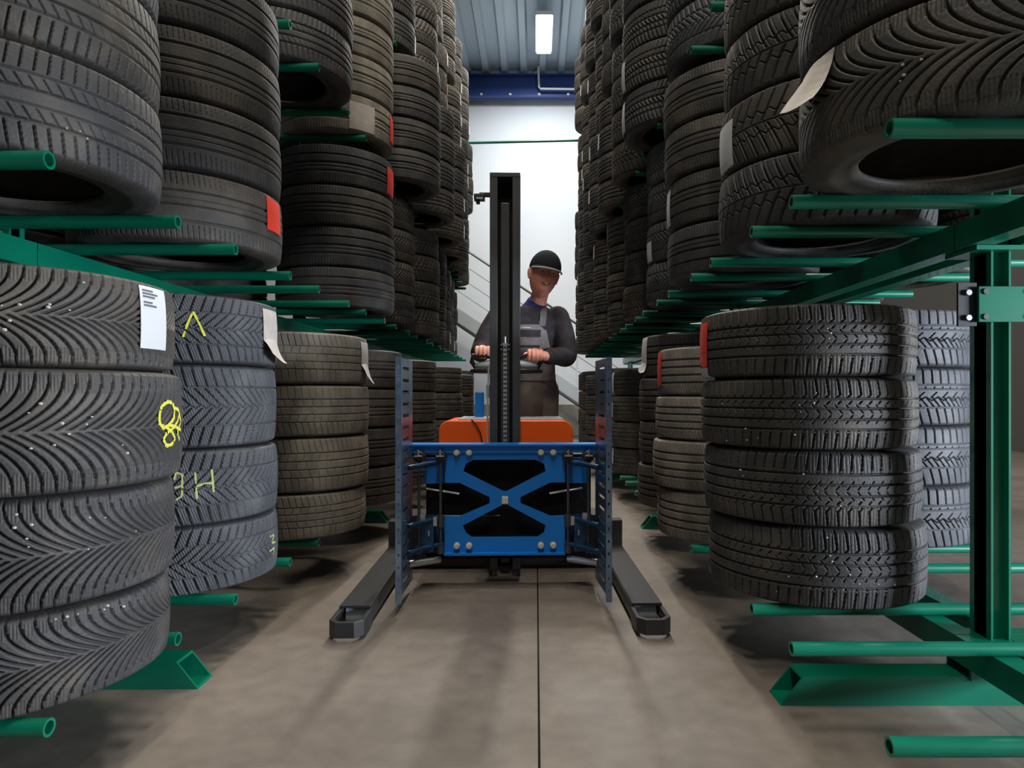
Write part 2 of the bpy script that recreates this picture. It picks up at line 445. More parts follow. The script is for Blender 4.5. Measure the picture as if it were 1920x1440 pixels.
def label_tyres():
    for (side, level, k, row, i), (o, c, r, w, adj, n) in TYRES.items():
        ks = sorted({q[2] for q in TYRES if q[0] == side and q[1] == level and q[3] == row})
        pos = POS[i] if n == 4 else ['lowest', 'middle', 'topmost', 'topmost'][i]
        lab = f"{adj} tyre, {pos} in {ORD[ks.index(k)]} {'rear ' if row == 'back' else ''}stack, {LEVEL[level]} shelf of {'right' if side == 'R' else 'left'} rack"
        ex = o.get('extra')
        if ex:
            lab = f"tyre with {ex}, {pos} in {ORD[ks.index(k)]} stack, {LEVEL[level]} shelf, {'right' if side == 'R' else 'left'} rack"
            del o['extra']
        tag(o, lab, 'tyre', f"tyres on the {LEVEL[level]} shelf of the {'right' if side == 'R' else 'left'} rack")

def world_to_tyre(o):
    return Matrix.LocRotScale(o.location, o.rotation_euler, o.scale).inverted()

def tyre_hit(key, px, dr=0.0):
    """angle on the tyre (world, around its axis) where the pixel column px meets its near side"""
    o, c, r, w, a, n = TYRES[key]
    r = r + dr
    dx, dy = (px - CX) / F, 1.0
    q = math.hypot(dx, dy); dx /= q; dy /= q
    b = dx * c[0] + dy * c[1]; cc = c[0] ** 2 + c[1] ** 2 - r * r
    disc = b * b - cc
    t = b - math.sqrt(max(disc, 0.0))
    return math.atan2(t * dy - c[1], t * dx - c[0]), t * dy

def tyre_pt(key, ang, z, lift=0.0):
    o, c, r, w, a, n = TYRES[key]
    v = (z - c[2]) / (w / 2) * (BASE_W / 2) / TREAD_HALF
    av = abs(v)
    s = r / BASE_R
    if av <= 1: rr = crown(v) * s
    else:
        zz = av * TREAD_HALF
        pts = [(TREAD_HALF, crown(1.0))] + [(p[0], p[1]) for p in HALF_PROF[:5]]
        rr = pts[-1][1]
        for (z0, r0), (z1, r1) in zip(pts, pts[1:]):
            if z0 <= zz <= z1: rr = r0 + (r1 - r0) * (zz - z0) / (z1 - z0); break
        rr *= s
    return Vector((c[0] + (rr + lift) * math.cos(ang), c[1] + (rr + lift) * math.sin(ang), z))

def tyre_child(key, mb, name, material, label=None):
    o = TYRES[key][0]; inv = world_to_tyre(o)
    mb.v = [tuple(inv @ Vector(p)) for p in mb.v]
    return mb.build(name, material, o, label=label)

def sticker(key, px0, px1, py0, py1, material, name='sticker', tail=None, label=None, lines=False, extra=None):
    """label stuck on the tread between two pixel columns; tail = loose end hanging out"""
    a0, d0 = tyre_hit(key, px0); a1, d1 = tyre_hit(key, px1)
    while a1 - a0 > math.pi: a1 -= 2 * math.pi
    while a0 - a1 > math.pi: a0 -= 2 * math.pi
    dm = (d0 + d1) / 2
    z1 = CAMZ - (py0 - HY) / F * dm; z0 = CAMZ - (py1 - HY) / F * dm
    c = TYRES[key][1]; w = TYRES[key][3]
    z1 = min(z1, c[2] + w * 0.485); z0 = max(z0, c[2] - w * 0.485)
    nu, nv = 8, 8
    mb = MB()
    for lift in (0.0035, 0.0022):
        vs = [tyre_pt(key, a0 + (a1 - a0) * i / nu, z0 + (z1 - z0) * j / nv, lift) for i in range(nu + 1) for j in range(nv + 1)]
        fs = [(i * (nv + 1) + j, (i + 1) * (nv + 1) + j, (i + 1) * (nv + 1) + j + 1, i * (nv + 1) + j + 1) for i in range(nu) for j in range(nv)]
        mb.add(vs, fs)
    if tail:
        L_, out = tail
        m = 6; vs = []
        for i in range(nu + 1):
            a = a0 + (a1 - a0) * i / nu
            for j in range(m + 1):
                t = j / m
                p = tyre_pt(key, a, z0, 0.003 + out * (t ** 1.3))
                p.z = z0 - L_ * t * (1.0 - 0.35 * (1 - i / nu)) + 0.01 * math.sin(3 * t + i * .4)
                vs.append(p)
        fs = [(i * (m + 1) + j, (i + 1) * (m + 1) + j, (i + 1) * (m + 1) + j + 1, i * (m + 1) + j + 1) for i in range(nu) for j in range(m)]
        mb.add(vs, fs)
    o = tyre_child(key, mb, name, material, label)
    if lines:
        mb = MB()
        for fz, fa, fb in ((0.93, .08, .45), (0.88, .08, .62), (0.83, .08, .5), (0.74, .1, .4), (.69, .1, .55)):
            zz = z0 + (z1 - z0) * fz
            A = a0 + (a1 - a0) * fa; B = a0 + (a1 - a0) * fb
            vs = [tyre_pt(key, A + (B - A) * i / 4, zz + q, 0.0042) for i in range(5) for q in (-0.0022, 0.0022)]
            mb.add(vs, [(2 * i, 2 * i + 2, 2 * i + 3, 2 * i + 1) for i in range(4)])
        tx = tyre_child(key, mb, 'printed_text', M['print'])
        tx.parent = o
    if extra: TYRES[key][0]['extra'] = extra
    return o

def chalk(key, strokes, material, width=0.006, extra=None):
    """crayon strokes given as pixel polylines, laid on the tread"""
    mb = MB(); rr = random.Random(3)
    for st in strokes:
        P = []
        for (x0, y0), (x1, y1) in zip(st, st[1:]):
            n = 7
            for i in range(n + 1):
                P.append((x0 + (x1 - x0) * i / n, y0 + (y1 - y0) * i / n))
        pts = []
        for (px, py) in P:
            a, d = tyre_hit(key, px)
            z = CAMZ - (py - HY) / F * d
            c = TYRES[key][1]; w = TYRES[key][3]
            z = max(min(z, c[2] + w * .47), c[2] - w * .47)
            pts.append((a, z))
        for (a0, z0), (a1, z1) in zip(pts, pts[1:]):
            if abs(a1 - a0) > 1: continue
            r = TYRES[key][2]
            du, dz = (a1 - a0) * r, z1 - z0
            L = math.hypot(du, dz)
            if L < 1e-5 or rr.random() < 0.04: continue
            hw = width * (0.35 + 0.3 * rr.random())
            nx, nz = -dz / L * hw, du / L * hw
            q = [(a0 + nx / r, z0 + nz), (a1 + nx / r, z1 + nz), (a1 - nx / r, z1 - nz), (a0 - nx / r, z0 - nz)]
            mb.add([tyre_pt(key, a, z, 0.0012) for a, z in q], [(0, 1, 2, 3)])
    if extra: TYRES[key][0]['extra'] = extra
    return tyre_child(key, mb, 'chalk_mark', material, 'yellow chalk mark')

def pebbles(key, pts):
    mb = MB()
    for px, py, s in pts:
        a, d = tyre_hit(key, px)
        z = CAMZ - (py - HY) / F * d
        c = TYRES[key][1]; w = TYRES[key][3]
        z = max(min(z, c[2] + w * .42), c[2] - w * .42)
        mb.ball(tyre_pt(key, a, z, -0.0005), s, s * .8, s * .7, 7, 5)
    o = tyre_child(key, mb, 'gravel', M['stone']); o['kind'] = 'stuff'
    return o
# ------------------------------------------------------------------ the hall
mb = MB(); mb.box(-7, 0.0045, -4.5, 14.0, -0.12, 0); mb.box(0.0105, 7, -4.5, 14.0, -0.12, 0)
struct(MB().box(0.0045, 0.0105, -4.5, 14.0, -0.12, -0.006).build('trim_1', M['black_matte']))
struct(mb.build('floor', M['floor']))
struct(MB().box(-7, 7, 13.9, 14.1, 0, 7.6).build('wall_back', M['wall']))
struct(MB().box(-7, 7, 13.84, 13.9, 0, 0.62).build('baseboard_back', M['concrete']))
struct(MB().box(-7.2, -7, -4.5, 14.1, 0, 7.6).build('wall_left', M['side_wall']))
struct(MB().box(7, 7.2, -4.5, 14.1, 0, 7.6).build('wall_right', M['dark_wall']))
# corrugated roof sheets, ribs running along the hall
mb = MB(); pitch = 0.38; x = -7.0; prof = []
while x < 7.0:
    prof += [(x, 7.42), (x + 0.20, 7.42), (x + 0.235, 7.34), (x + 0.345, 7.34)]; x += pitch
prof.append((x, 7.42))
n = len(prof)
vs = [(p[0], y, p[1]) for y in (-4.5, 13.9) for p in prof] + [(p[0], y, p[1] + 0.02) for y in (-4.5, 13.9) for p in prof]
fs = [(i, i + 1, n + i + 1, n + i) for i in range(n - 1)] + [(2 * n + i, 3 * n + i, 3 * n + i + 1, 2 * n + i + 1) for i in range(n - 1)]
mb.add(vs, fs)
M['roof'] = mat('roof_sheet', (0.48, 0.58, 0.66), 0.45, 0.2)
struct(mb.build('ceiling', M['roof']))

beam = empty('steel_beam', (0, 13.65, 6.82))
tag(beam, 'dark blue steel beam under the corrugated roof at the far white wall', 'beam')
mb = MB(); mb.box(-6.9, 6.9, 0, 0.02, 0, 0.46); mb.box(-6.9, 6.9, -0.10, 0.12, 0, 0.025); mb.box(-6.9, 6.9, -0.10, 0.12, 0.435, 0.46)
mb.build('beam_web', M['blue_beam'], beam)
for i in range(-3, 4):
    MB().cyl((-0.52 + i * 0.585, -0.03, 0.075), (-0.52 + i * 0.585, 0.0, 0.075), 0.028, 8).build('bolt', M['white_paint'], beam)

cond = MB().tube([(0.045, 13.5, 7.40), (0.06, 13.5, 6.98), (0.09, 13.5, 6.95), (0.95, 13.5, 6.94)], 0.022, 10).build('conduit_pipe', M['white_paint'], smooth=True)
tag(cond, 'thin white conduit pipe bent below the roof near the blue beam', 'pipe')

def ceiling_lamp(x, y, label, power, col=(1.0, 0.90, 0.76), length=1.25):
    t = empty('ceiling_lamp', (x, y, 7.10))
    tag(t, label, 'lamp', 'strip lamps under the roof')
    MB().box(-0.15, 0.15, -length / 2, length / 2, 0.0, 0.07).build('lamp_housing', M['white_paint'], t, bevel=0.01)
    MB().box(-0.125, 0.125, -length / 2 + .03, length / 2 - .03, -0.03, 0.0).build('lamp_diffuser', M['lamp'], t)
    for s in (-1, 1): MB().cyl((0, s * 0.45, 0.07), (0, s * 0.45, 0.30), 0.008).build('hanger', M['steel'], t)
    a = area_light('lamp_light', (x, y, 7.05), (x, y, 0), 0.24, length, power, col)
    a.rotation_euler = (0, 0, 0)
ceiling_lamp(0.14, 11.75, 'bright strip lamp hanging under the corrugated roof above the far end of the aisle', 165, (0.88, 0.94, 1.0))
for y, wd in ((8.2, 'second'), (5.2, 'third'), (2.4, 'fourth'), (0.0, 'fifth'), (-2.6, 'sixth')): ceiling_lamp(-0.02, y, f'{wd} strip lamp from the far wall, over the aisle between the racks', 135 if y < -1 else (75 if y < 3 else (130 if y < 6 else 230)))  # sixth lamp, unseen behind the camera, is added to brighten the worker's face
for y, wd in ((9.5, 'far'), (2.0, 'near')): ceiling_lamp(3.4, y, f'{wd} strip lamp under the roof to the right of the racks', 80)

# staircase along the far wall: descends from left to right
SD = 12.4
def sp(x, y): p = at(x, y, SD); return (p.x, p.z)
st = empty('staircase', (0, SD, 0))
tag(st, 'grey steel staircase with dark handrail going down to the right along the far white wall', 'staircase')
sl = 0.668                                        # pixel slope
def sy(x, y0): return y0 + (x - 862) * sl
def stz(x, y0): a = sp(x, sy(x, y0)); return (a[0], a[1])
xs0, xs1 = 640, 1190
p1, p2, p3, p4 = stz(xs0, 580), stz(xs1, 580), stz(xs1, 607), stz(xs0, 607)
for yy, mm in ((-0.02, 0.02), (0.88, 0.92)):
    MB().prism([p1, p2, p3, p4], yy, mm, 'y').build('stringer', M['stair'], st)
    q1, q2, q3, q4 = stz(xs0, 607), stz(xs1, 607), stz(xs1, 612), stz(xs0, 612)
    MB().prism([q1, q2, q3, q4], yy - 0.02, mm + 0.02, 'y').build('stringer_flange', M['dark_steel'], st)
for i in range(24):
    x = 650 + i * 23
    a = stz(x, 603)
    MB().box(a[0], a[0] + 0.26, 0.02, 0.88, a[1] - 0.03, a[1]).build('step', M['stair'], st)
h1, h2 = stz(xs0, 461), stz(xs1, 461)
MB().tube([(h1[0], 0, h1[1]), (h2[0], 0, h2[1])], 0.021, 10).build('handrail', M['dark_steel'], st)
for off in (492, 520, 548):
    r1, r2 = stz(xs0, off), stz(xs1, off)
    MB().tube([(r1[0], 0, r1[1]), (r2[0], 0, r2[1])], 0.006, 8).build('guard_wire', M['dark_steel'], st)
for x in (716, 836, 960, 1082):
    a, b = stz(x, 580), stz(x, 461)
    MB().box(a[0] - 0.018, a[0] + 0.018, -0.02, 0.01, a[1], b[1]).build('baluster', M['steel'], st)

# ------------------------------------------------------------------ racks
def build_rack(side):
    s = 1 if side == 'R' else -1
    tip = 0.65 if side == 'R' else 0.955
    back = tip + 1.19
    pxc = (1.232, 1.286) if side == 'R' else (1.53, 1.585)
    py0 = 1.87 if side == 'R' else 1.972
    step = 2.379 if side == 'R' else 2.465
    root = empty('tyre_rack', (s * sum(pxc) / 2, py0, 0))
    tag(root, f"green steel cantilever tyre rack along the {'right' if side == 'R' else 'left'} side of the aisle", 'rack', 'green tyre racks')
    def rel(b): b.v = [(p[0] - root.location.x, p[1] - root.location.y, p[2]) for p in b.v]; return b
    def X(a, b): return (min(s * a, s * b), max(s * a, s * b))
    posts = [py0 + step * i for i in range(-1, 4)]
    y_lo, y_hi = -0.6, posts[-1] + 0.06
    for i, y in enumerate(posts):
        if i == 0: continue
        b = MB(); xa, xb = X(*pxc)
        b.box(xa, xb, y - 0.025, y + 0.025, 0.075, 5.15)
        b.box(xa, xa + 0.006, y - 0.045, y + 0.045, 0.075, 5.15); b.box(xb - 0.006, xb, y - 0.045, y + 0.045, 0.075, 5.15)
        post = rel(b).build('post', M['green'], root)
        # hollow foot with slanted open ends
        b = MB(); x0, x1 = tip + 0.012, back - 0.01; hw = 0.045; zt = 0.078; t = 0.006; cut = 0.062
        def quad(za, zb, ya, yb):
            pa = [(s * (x0 + cut * za / zt), za), (s * (x1 - cut * za / zt), za), (s * (x1 - cut * zb / zt), zb), (s * (x0 + cut * zb / zt), zb)]
            b.prism(pa, ya, yb, 'y')
        quad(0.0, t, y - hw, y + hw); quad(zt - t, zt, y - hw, y + hw)
        quad(t, zt - t, y - hw, y - hw + t); quad(t, zt - t, y + hw - t, y + hw)
        foot = rel(b).build('foot', M['green'], root)
        bb = MB(); bb.cyl((s * (x0 + 0.075), y, 0.006), (s * (x0 + 0.075), y, 0.02), 0.011, 6)
        rel(bb).build('floor_bolt', M['steel'], foot)
        # foot bracket around the post
        b = MB(); xa, xb = X(pxc[0] - 0.06, pxc[1] + 0.14)
        b.box(xa, xb, y - 0.055, y - 0.047, 0.07, 0.175); b.box(xa, xb, y + 0.047, y + 0.055, 0.07, 0.175); b.box(xa, xb, y - 0.055, y + 0.055, 0.168, 0.176)
        br = rel(b).build('base_bracket', M['green'], root)
        if i == 1:
            for bx in (pxc[0] - 0.035, pxc[1] + 0.05, pxc[1] + 0.11):
                for bz in (0.095, 0.148):
                    q = MB(); q.cyl((s * bx, y - 0.066, bz), (s * bx, y - 0.055, bz), 0.0095, 6); rel(q).build('bolt', M['steel'], br)
        for L in range(5):
            zt_ = TZ[side][L] - TUBE_R
            if L:
                b = MB(); xa, xb = X(pxc[0] - 0.055, pxc[1] + 0.28)
                hb = 0.073 if L < 2 else 0.029
                b.box(xa, xb, y - (0.07 if L < 2 else 0.045), y + (0.07 if L < 2 else 0.045), zt_ - hb - 0.012, zt_ - hb)
                b.box(xa, xb, y - 0.045, y - 0.037, zt_ - hb, zt_)
                arm = rel(b).build('cross_arm', M['green'], root)
                if L == 1 and i == 1:
                    b = MB(); xa, xb = X(pxc[0] - 0.040, pxc[1] + 0.10)
                    b.box(xa, xb, y - 0.056, y - 0.047, 1.038, 1.134)
                    pl = rel(b).build('joint_plate', M['green'], root, bevel=0.001)
                    for bx in (pxc[0] - 0.022, pxc[1] + 0.040, pxc[1] + .085):
                        for bz in (1.052, 1.120):
                            q = MB(); q.cyl((s * bx, y - 0.060, bz), (s * bx, y - 0.056, bz), 0.008, 8); rel(q).build('bolt', M['dark_steel'], pl)
                    b = MB(); xa, xb = X(pxc[0] - 0.088, pxc[0] - 0.038)
                    b.box(xa, xb, y - 0.044, y - 0.036, 1.028, 1.145)
                    pl = rel(b).build('side_bracket', M['black'], root)
                    for bz in (1.05, 1.118):
                        q = MB(); q.cyl((s * (pxc[0] - 0.063), y - 0.052, bz), (s * (pxc[0] - 0.063), y - 0.044, bz), 0.008, 8); rel(q).build('bolt', M['steel'], pl)
                    b = MB(); xa, xb = X(pxc[0] - 0.035, pxc[0] + 0.02)
                    b.box(xa, xb, y - 0.06, y - 0.052, zt_ - 0.01, zt_ + 0.035)
                    pl = rel(b).build('angle_bracket', M['green'], root)
                    q = MB(); q.cyl((s * (pxc[0] - 0.008), y - 0.068, zt_ + 0.014), (s * (pxc[0] - 0.008), y - 0.06, zt_ + 0.014), 0.009, 8); rel(q).build('bolt', M['steel'], pl)
    spans = list(zip([y_lo] + posts[1:], posts[1:]))
    for L in range(5):
        zt_ = TZ[side][L] - TUBE_R
        for (a, c) in spans:
            for xo in ((pxc[0] - 0.072, pxc[0] - 0.008), (pxc[1] + 0.008, pxc[1] + 0.072)):
                xa, xb = X(*xo)
                rel(MB().box(xa, xb, a + 0.002, c - 0.002, zt_ - (0.072 if L < 2 else 0.028), zt_)).build('rack_beam', M['green'], root)
    # tubes, two under each stack
    proto = MB().pipe((0, 0, 0), (s * (back - tip), 0, 0), TUBE_R, 0.0125, 20).build('support_tube', M['green'], root, smooth=True)
    short = MB().pipe((0, 0, 0), (s * 0.61, 0, 0), TUBE_R, 0.0125, 20)
    first = True
    for L in range(5):
        for k in range(10):
            for o_ in (-0.238, 0.238):
                y = slot_depth(side, k) + o_
                if side == 'R' and L == 1 and k == 1 and o_ < 0:
                    t = short.build('support_tube', M['green'], root, smooth=True)
                elif first: t = proto; first = False
                else:
                    t = proto.copy(); COL.objects.link(t)
                t.location = (s * tip - root.location.x, y - root.location.y, TZ[side][L])
    return root
rackR = build_rack('R'); rackL = build_rack('L')
tb = MB().cyl((-0.95, 9.12, 4.235), (0.62, 9.02, 4.235), 0.017, 10).build('tie_bar', M['green'])
tag(tb, 'thin green tie bar spanning the aisle between the far ends of both racks', 'bar')

# ------------------------------------------------------------------ the tyre stacks
# right rack
stack('R', 0, 1, 'ribbed', r=0.3375, edges=[1328, 1319, 1314, 1312], tops=[.453, .677, .894, 1.112], flips=[0, 1, 0, 0])
stack('R', 0, 2, 'fourgroove', r=0.305, edges=[1232, 1224, 1229, 1233], tops=[.429, .645, .836, 1.047], mk='rubber_dusty')
stack('R', 0, 2, 'zigzag', r=0.345, X=1.585, row='back', tops=[.467, .7125, .952, 1.193], mk='rubber_blue', res='hi', flips=[0, 0, 0, 0])
stack('R', 0, 3, 'touring', r=0.335, edges=[1195, 1198, 1198, 1204], w=0.240)
stack('R', 0, 5, 'blocks', edge=1147, w=0.205)
stack('R', 0, 6, 'smooth', edge=1118, w=0.215); stack('R', 0, 7, 'touring', edge=1097, w=0.205, r=.32); stack('R', 0, 8, 'blocks', edge=1089); stack('R', 0, 9, 'touring', edge=1084)
stack('R', 1, 0, 'chevron_wide', r=0.345, w=0.225, edge=1500, flips=[1, 1, 0, 0])
stack('R', 1, 1, 'arrow', r=0.337, edges=[1347, 1350, 1357, 1357], w=0.226)
stack('R', 1, 2, 'smooth', edges=[1251, 1251, 1246, 1244], w=0.224)
stack('R', 1, 3, 'winter', edge=1213, w=0.225, r=.325, mk='rubber_blue', res='mid')
stack('R', 1, 4, 'winter', edge=1169, w=0.226); stack('R', 1, 5, 'smooth', edge=1138); stack('R', 1, 6, 'touring', edge=1113)
stack('R', 1, 7, 'blocks', edge=1094, w=.21); stack('R', 1, 8, 'touring', edge=1083); stack('R', 1, 9, 'smooth', edge=1079)
des = ['blocks', 'touring', 'smooth', 'winter', 'arrow', 'touring']
stack('R', 2, 2, 'winter', edge=1249, mk='rubber_blue'); stack('R', 2, 3, 'blocks', edge=1166, w=.218)
for k, e in zip(range(4, 10), (1147, 1122, 1105, 1093, 1084, 1078)): stack('R', 2, k, des[k % 6], edge=e, r=rnd.uniform(.318, .335), w=rnd.uniform(.205, .226))
for k in range(4, 10): stack('R', 3, k, des[(k * 5 + 2) % 6], X=rnd.uniform(.83, .88), r=rnd.uniform(.318, .335), w=rnd.uniform(.205, .226))
for k in range(6, 10): stack('R', 4, k, des[(k * 7 + 1) % 6], X=rnd.uniform(.82, .86), r=rnd.uniform(.318, .335), w=rnd.uniform(.205, .226))
# left rack
stack('L', 0, 0, 'chevron', r=0.335, edges=[321, 326, 344, 326], tops=[.407, .64, .897, 1.105], flips=[1, 1, 0, 0])
stack('L', 0, 1, 'winter', r=0.335, edges=[522, 522, 518, 521], tops=[.425, .668, .94, 1.165], mk='rubber_blue')
stack('L', 0, 2, 'worn', r=0.33, edges=[686, 691, 692, 690], tops=[.41, .655, .885, 1.115], mk='rubber_dusty')
stack('L', 0, 3, 'smooth', edge=753, w=.222, r=.33)
stack('L', 0, 4, 'touring', edge=818, w=.218); stack('L', 0, 5, 'smooth', edge=868, w=.215); stack('L', 0, 6, 'touring', edge=889, w=.205); stack('L', 0, 7, 'blocks', X=-1.0)
stack('L', 1, 0, 'touring', r=0.34, edge=301, w=0.224)
stack('L', 1, 1, 'smooth', r=0.338, edges=[529, 528, 526, 524], w=0.224)
stack('L', 1, 3, 'smooth', r=0.34, edges=[740, 740, 738, 737], w=0.226, res='mid')
stack('L', 1, 4, 'winter', edge=778, w=.222)
for k, e in zip(range(5, 10), (824, 838, 846, 852, 858)): stack('L', 1, k, des[(k * 3 + 1) % 6], edge=e, r=rnd.uniform(.318, .335), w=rnd.uniform(.21, .226))
stack('L', 2, 2, 'touring', edge=661, w=.22, r=.338); stack('L', 2, 3, 'smooth', edges=[737, 738, 738, 739], w=.222, mk='rubber_dusty')
for k, e in zip(range(4, 10), (827, 853, 872, 879, 878, 880)): stack('L', 2, k, des[(k * 5) % 6], edge=e, r=rnd.uniform(.32, .335), w=rnd.uniform(.21, .226))
for k in range(4, 10): stack('L', 3, k, des[(k * 5 + 3) % 6], X=-rnd.uniform(1.14, 1.2), r=rnd.uniform(.318, .335), w=rnd.uniform(.205, .226))
for k in range(6, 10): stack('L', 4, k, des[(k * 7 + 4) % 6], X=-rnd.uniform(1.17, 1.22), r=rnd.uniform(.318, .335), w=rnd.uniform(.205, .226))
# stacks on the far side of the racks
for k in (1, 2, 3): stack('L', 0, k, 'touring', row='back', res='lo')
for k in (1, 2, 3): stack('L', 1, k, 'smooth', row='back', res='lo')
for k in (1, 2, 3, 4): stack('R', 1, k, 'touring', row='back', res='mid', r=.32, w=.21)
stack('R', 0, 3, 'smooth', row='back', res='lo'); stack('R', 0, 4, 'touring', row='back', res='lo', n=3)

# ------------------------------------------------------------------ stickers, tags, chalk, gravel
def K(side, level, k, i): return (side, level, k, 'front', i)
sticker(K('L', 0, 0, 3), 262, 309, 540, 655, M['paper'], 'paper_label', lines=True, label='white paper label', extra='white paper label')
sticker(K('L', 0, 1, 3), 493, 518, 582, 640, M['paper_grey'], 'paper_label', tail=(0.075, 0.035), label='peeling white label', extra='peeling white label and chalk mark')
sticker(K('L', 0, 2, 3), 677, 689, 642, 685, M['paper'], 'paper_label', tail=(0.085, 0.03), label='hanging white label', extra='hanging white label')
sticker(K('L', 1, 1, 0), 500, 524, 360, 436, M['red'], 'sticker', label='red sticker', extra='red sticker')
sticker(K('L', 1, 3, 3), 726, 737, 318, 374, M['red'], 'sticker', label='red sticker', extra='red sticker')
sticker(K('L', 2, 3, 0), 731, 737, 212, 270, M['red'], 'sticker', label='red sticker', extra='crumpled paper and red sticker')
sticker(K('L', 2, 3, 0), 655, 702, 196, 246, M['paper_grey'], 'paper_label', label='crumpled grey paper')
sticker(K('L', 3, 6, 2), 838, 848, 160, 186, M['orange_sticker'], 'sticker', label='orange sticker', extra='orange sticker')
sticker(K('R', 0, 1, 3), 1314, 1327, 606, 662, M['red'], 'sticker', tail=(0.045, 0.0), label='red sticker', extra='red and white sticker')
sticker(K('R', 0, 1, 3), 1314, 1326, 690, 712, M['paper'], 'paper_label', tail=(0.03, 0.008), label='white label end')
sticker(K('R', 0, 2, 3), 1234, 1241, 662, 724, M['red'], 'sticker', label='red sticker', extra='red sticker')
sticker(K('R', 0, 3, 3), 1204, 1213, 634, 682, M['paper'], 'paper_label', tail=(0.05, 0.02), label='white label', extra='long white label')
sticker(K('R', 1, 1, 1), 1351, 1374, 236, 330, M['paper'], 'paper_label', label='white label', extra='white label')
sticker(K('R', 1, 0, 0), 1503, 1562, 40, 128, M['paper_grey'], 'paper_label', tail=(0.10, 0.05), label='curling paper label', extra='curling paper label')
sticker(K('R', 1, 2, 1), 1248, 1257, 362, 428, M['paper'], 'paper_label', label='white label', extra='white label')
sticker(K('R', 1, 3, 1), 1214, 1222, 455, 505, M['paper'], 'paper_label', tail=(0.06, 0.01), label='white label', extra='white label')
for lv in (0, 1): sticker(K('R', 2, 3, lv), 1167, 1172, 120, 330, M['paper'], 'paper_label', label='white label', extra='white label')
sticker(K('R', 0, 5, 3), 1148, 1151, 690, 740, M['paper'], 'paper_label', label='white label')
for key in list(TYRES):
    if key[3] == 'front' and key[2] >= 4 and rnd.random() < 0.16 and 'extra' not in TYRES[key][0].keys():
        o, c, r, w, a, n_ = TYRES[key]
        sgn = 1 if key[0] == 'R' else -1
        q = math.hypot(c[0], c[1]); base = math.atan2(-c[1], -c[0]); al = math.acos(r / q) * 0.93
        ang = base + (-al if key[0] == 'R' else al)
        mbq = MB(); zc = c[2] + rnd.uniform(-.02, .03)
        vs = [tyre_pt(key, ang + da, zc + dz, lf) for lf in (0.001, 0.004) for da in (-0.09, 0, 0.09) for dz in (-0.06, 0.06)]
        mbq.add(vs, [(0, 2, 3, 1), (2, 4, 5, 3), (6, 7, 9, 8), (8, 9, 11, 10), (0, 1, 7, 6), (4, 10, 11, 5)])
        tyre_child(key, mbq, 'paper_label', M['paper'], 'white label')

chalk(K('L', 0, 1, 3), [[(343, 632), (352, 606), (362, 584), (372, 604), (384, 630)]], M['chalk'])
chalk(K('L', 0, 1, 1), [[(366, 886), (369, 935)], [(397, 880), (401, 930)], [(368, 912), (384, 906), (401, 906)],
                        [(327, 915), (341, 911), (342, 890), (330, 886), (327, 900)], [(342, 905), (341, 930), (329, 938)]], M['chalk_pale'], extra='yellow chalk letters')
chalk(K('L', 0, 1, 0), [[(506, 1006), (513, 1003), (509, 1018), (516, 1016)], [(505, 1034), (514, 1027), (512, 1040)]], M['chalk_pale'])
chalk(K('L', 0, 0, 2), [[(307, 758), (316, 753), (324, 756), (327, 770), (325, 785), (316, 797), (305, 803), (298, 792), (299, 775), (303, 762), (312, 755)],
                        [(303, 798), (314, 803), (322, 810), (328, 822), (322, 833), (312, 836), (306, 824), (312, 812), (324, 803), (332, 790), (336, 775)],
                        [(327, 765), (334, 768), (338, 790), (332, 812), (336, 825)], [(318, 797), (328, 800), (338, 806)]], M['chalk'], width=0.008, extra='yellow chalk scribble')
pr = random.Random(11)
def pb(side, l, k, i, x0, x1, y0, y1, n, s=0.0045):
    pebbles(K(side, l, k, i), [(pr.uniform(x0, x1), pr.uniform(y0, y1), pr.uniform(.5, 1.1) * s) for _ in range(n)])
pb('L', 0, 0, 3, 0, 200, 520, 620, 8); pb('L', 0, 0, 2, 10, 240, 750, 850, 10); pb('L', 0, 0, 1, 5, 260, 960, 1050, 9, .004); pb('L', 0, 0, 0, 90, 270, 1110, 1200, 7, .004)
pb('R', 0, 1, 3, 1500, 1560, 610, 640, 3); pb('R', 0, 1, 2, 1350, 1600, 730, 830, 10, .004); pb('R', 0, 1, 1, 1380, 1600, 880, 950, 5, .004); pb('R', 0, 1, 0, 1350, 1680, 1000, 1110, 12, .004)
pb('R', 1, 0, 0, 1630, 1760, 110, 160, 4, .004); pb('L', 1, 0, 0, 110, 170, 240, 270, 3, .004)
label_tyres()
# ------------------------------------------------------------------ electric stacker truck
SX, SY = -0.14, 3.0
trk = empty('stacker_truck', (SX, SY, 0), R(1.66))
tag(trk, 'electric pedestrian stacker with orange cover, black mast and blue tyre clamp standing in the aisle', 'stacker')
def lp(px, py, ly):
    p = at(px, py, SY + ly)
    return (p.x - SX + 0.029 * ly, p.z)
def lx(px, ly): return lp(px, 0, ly)[0]
def lz(py, ly): return lp(0, py, ly)[1]

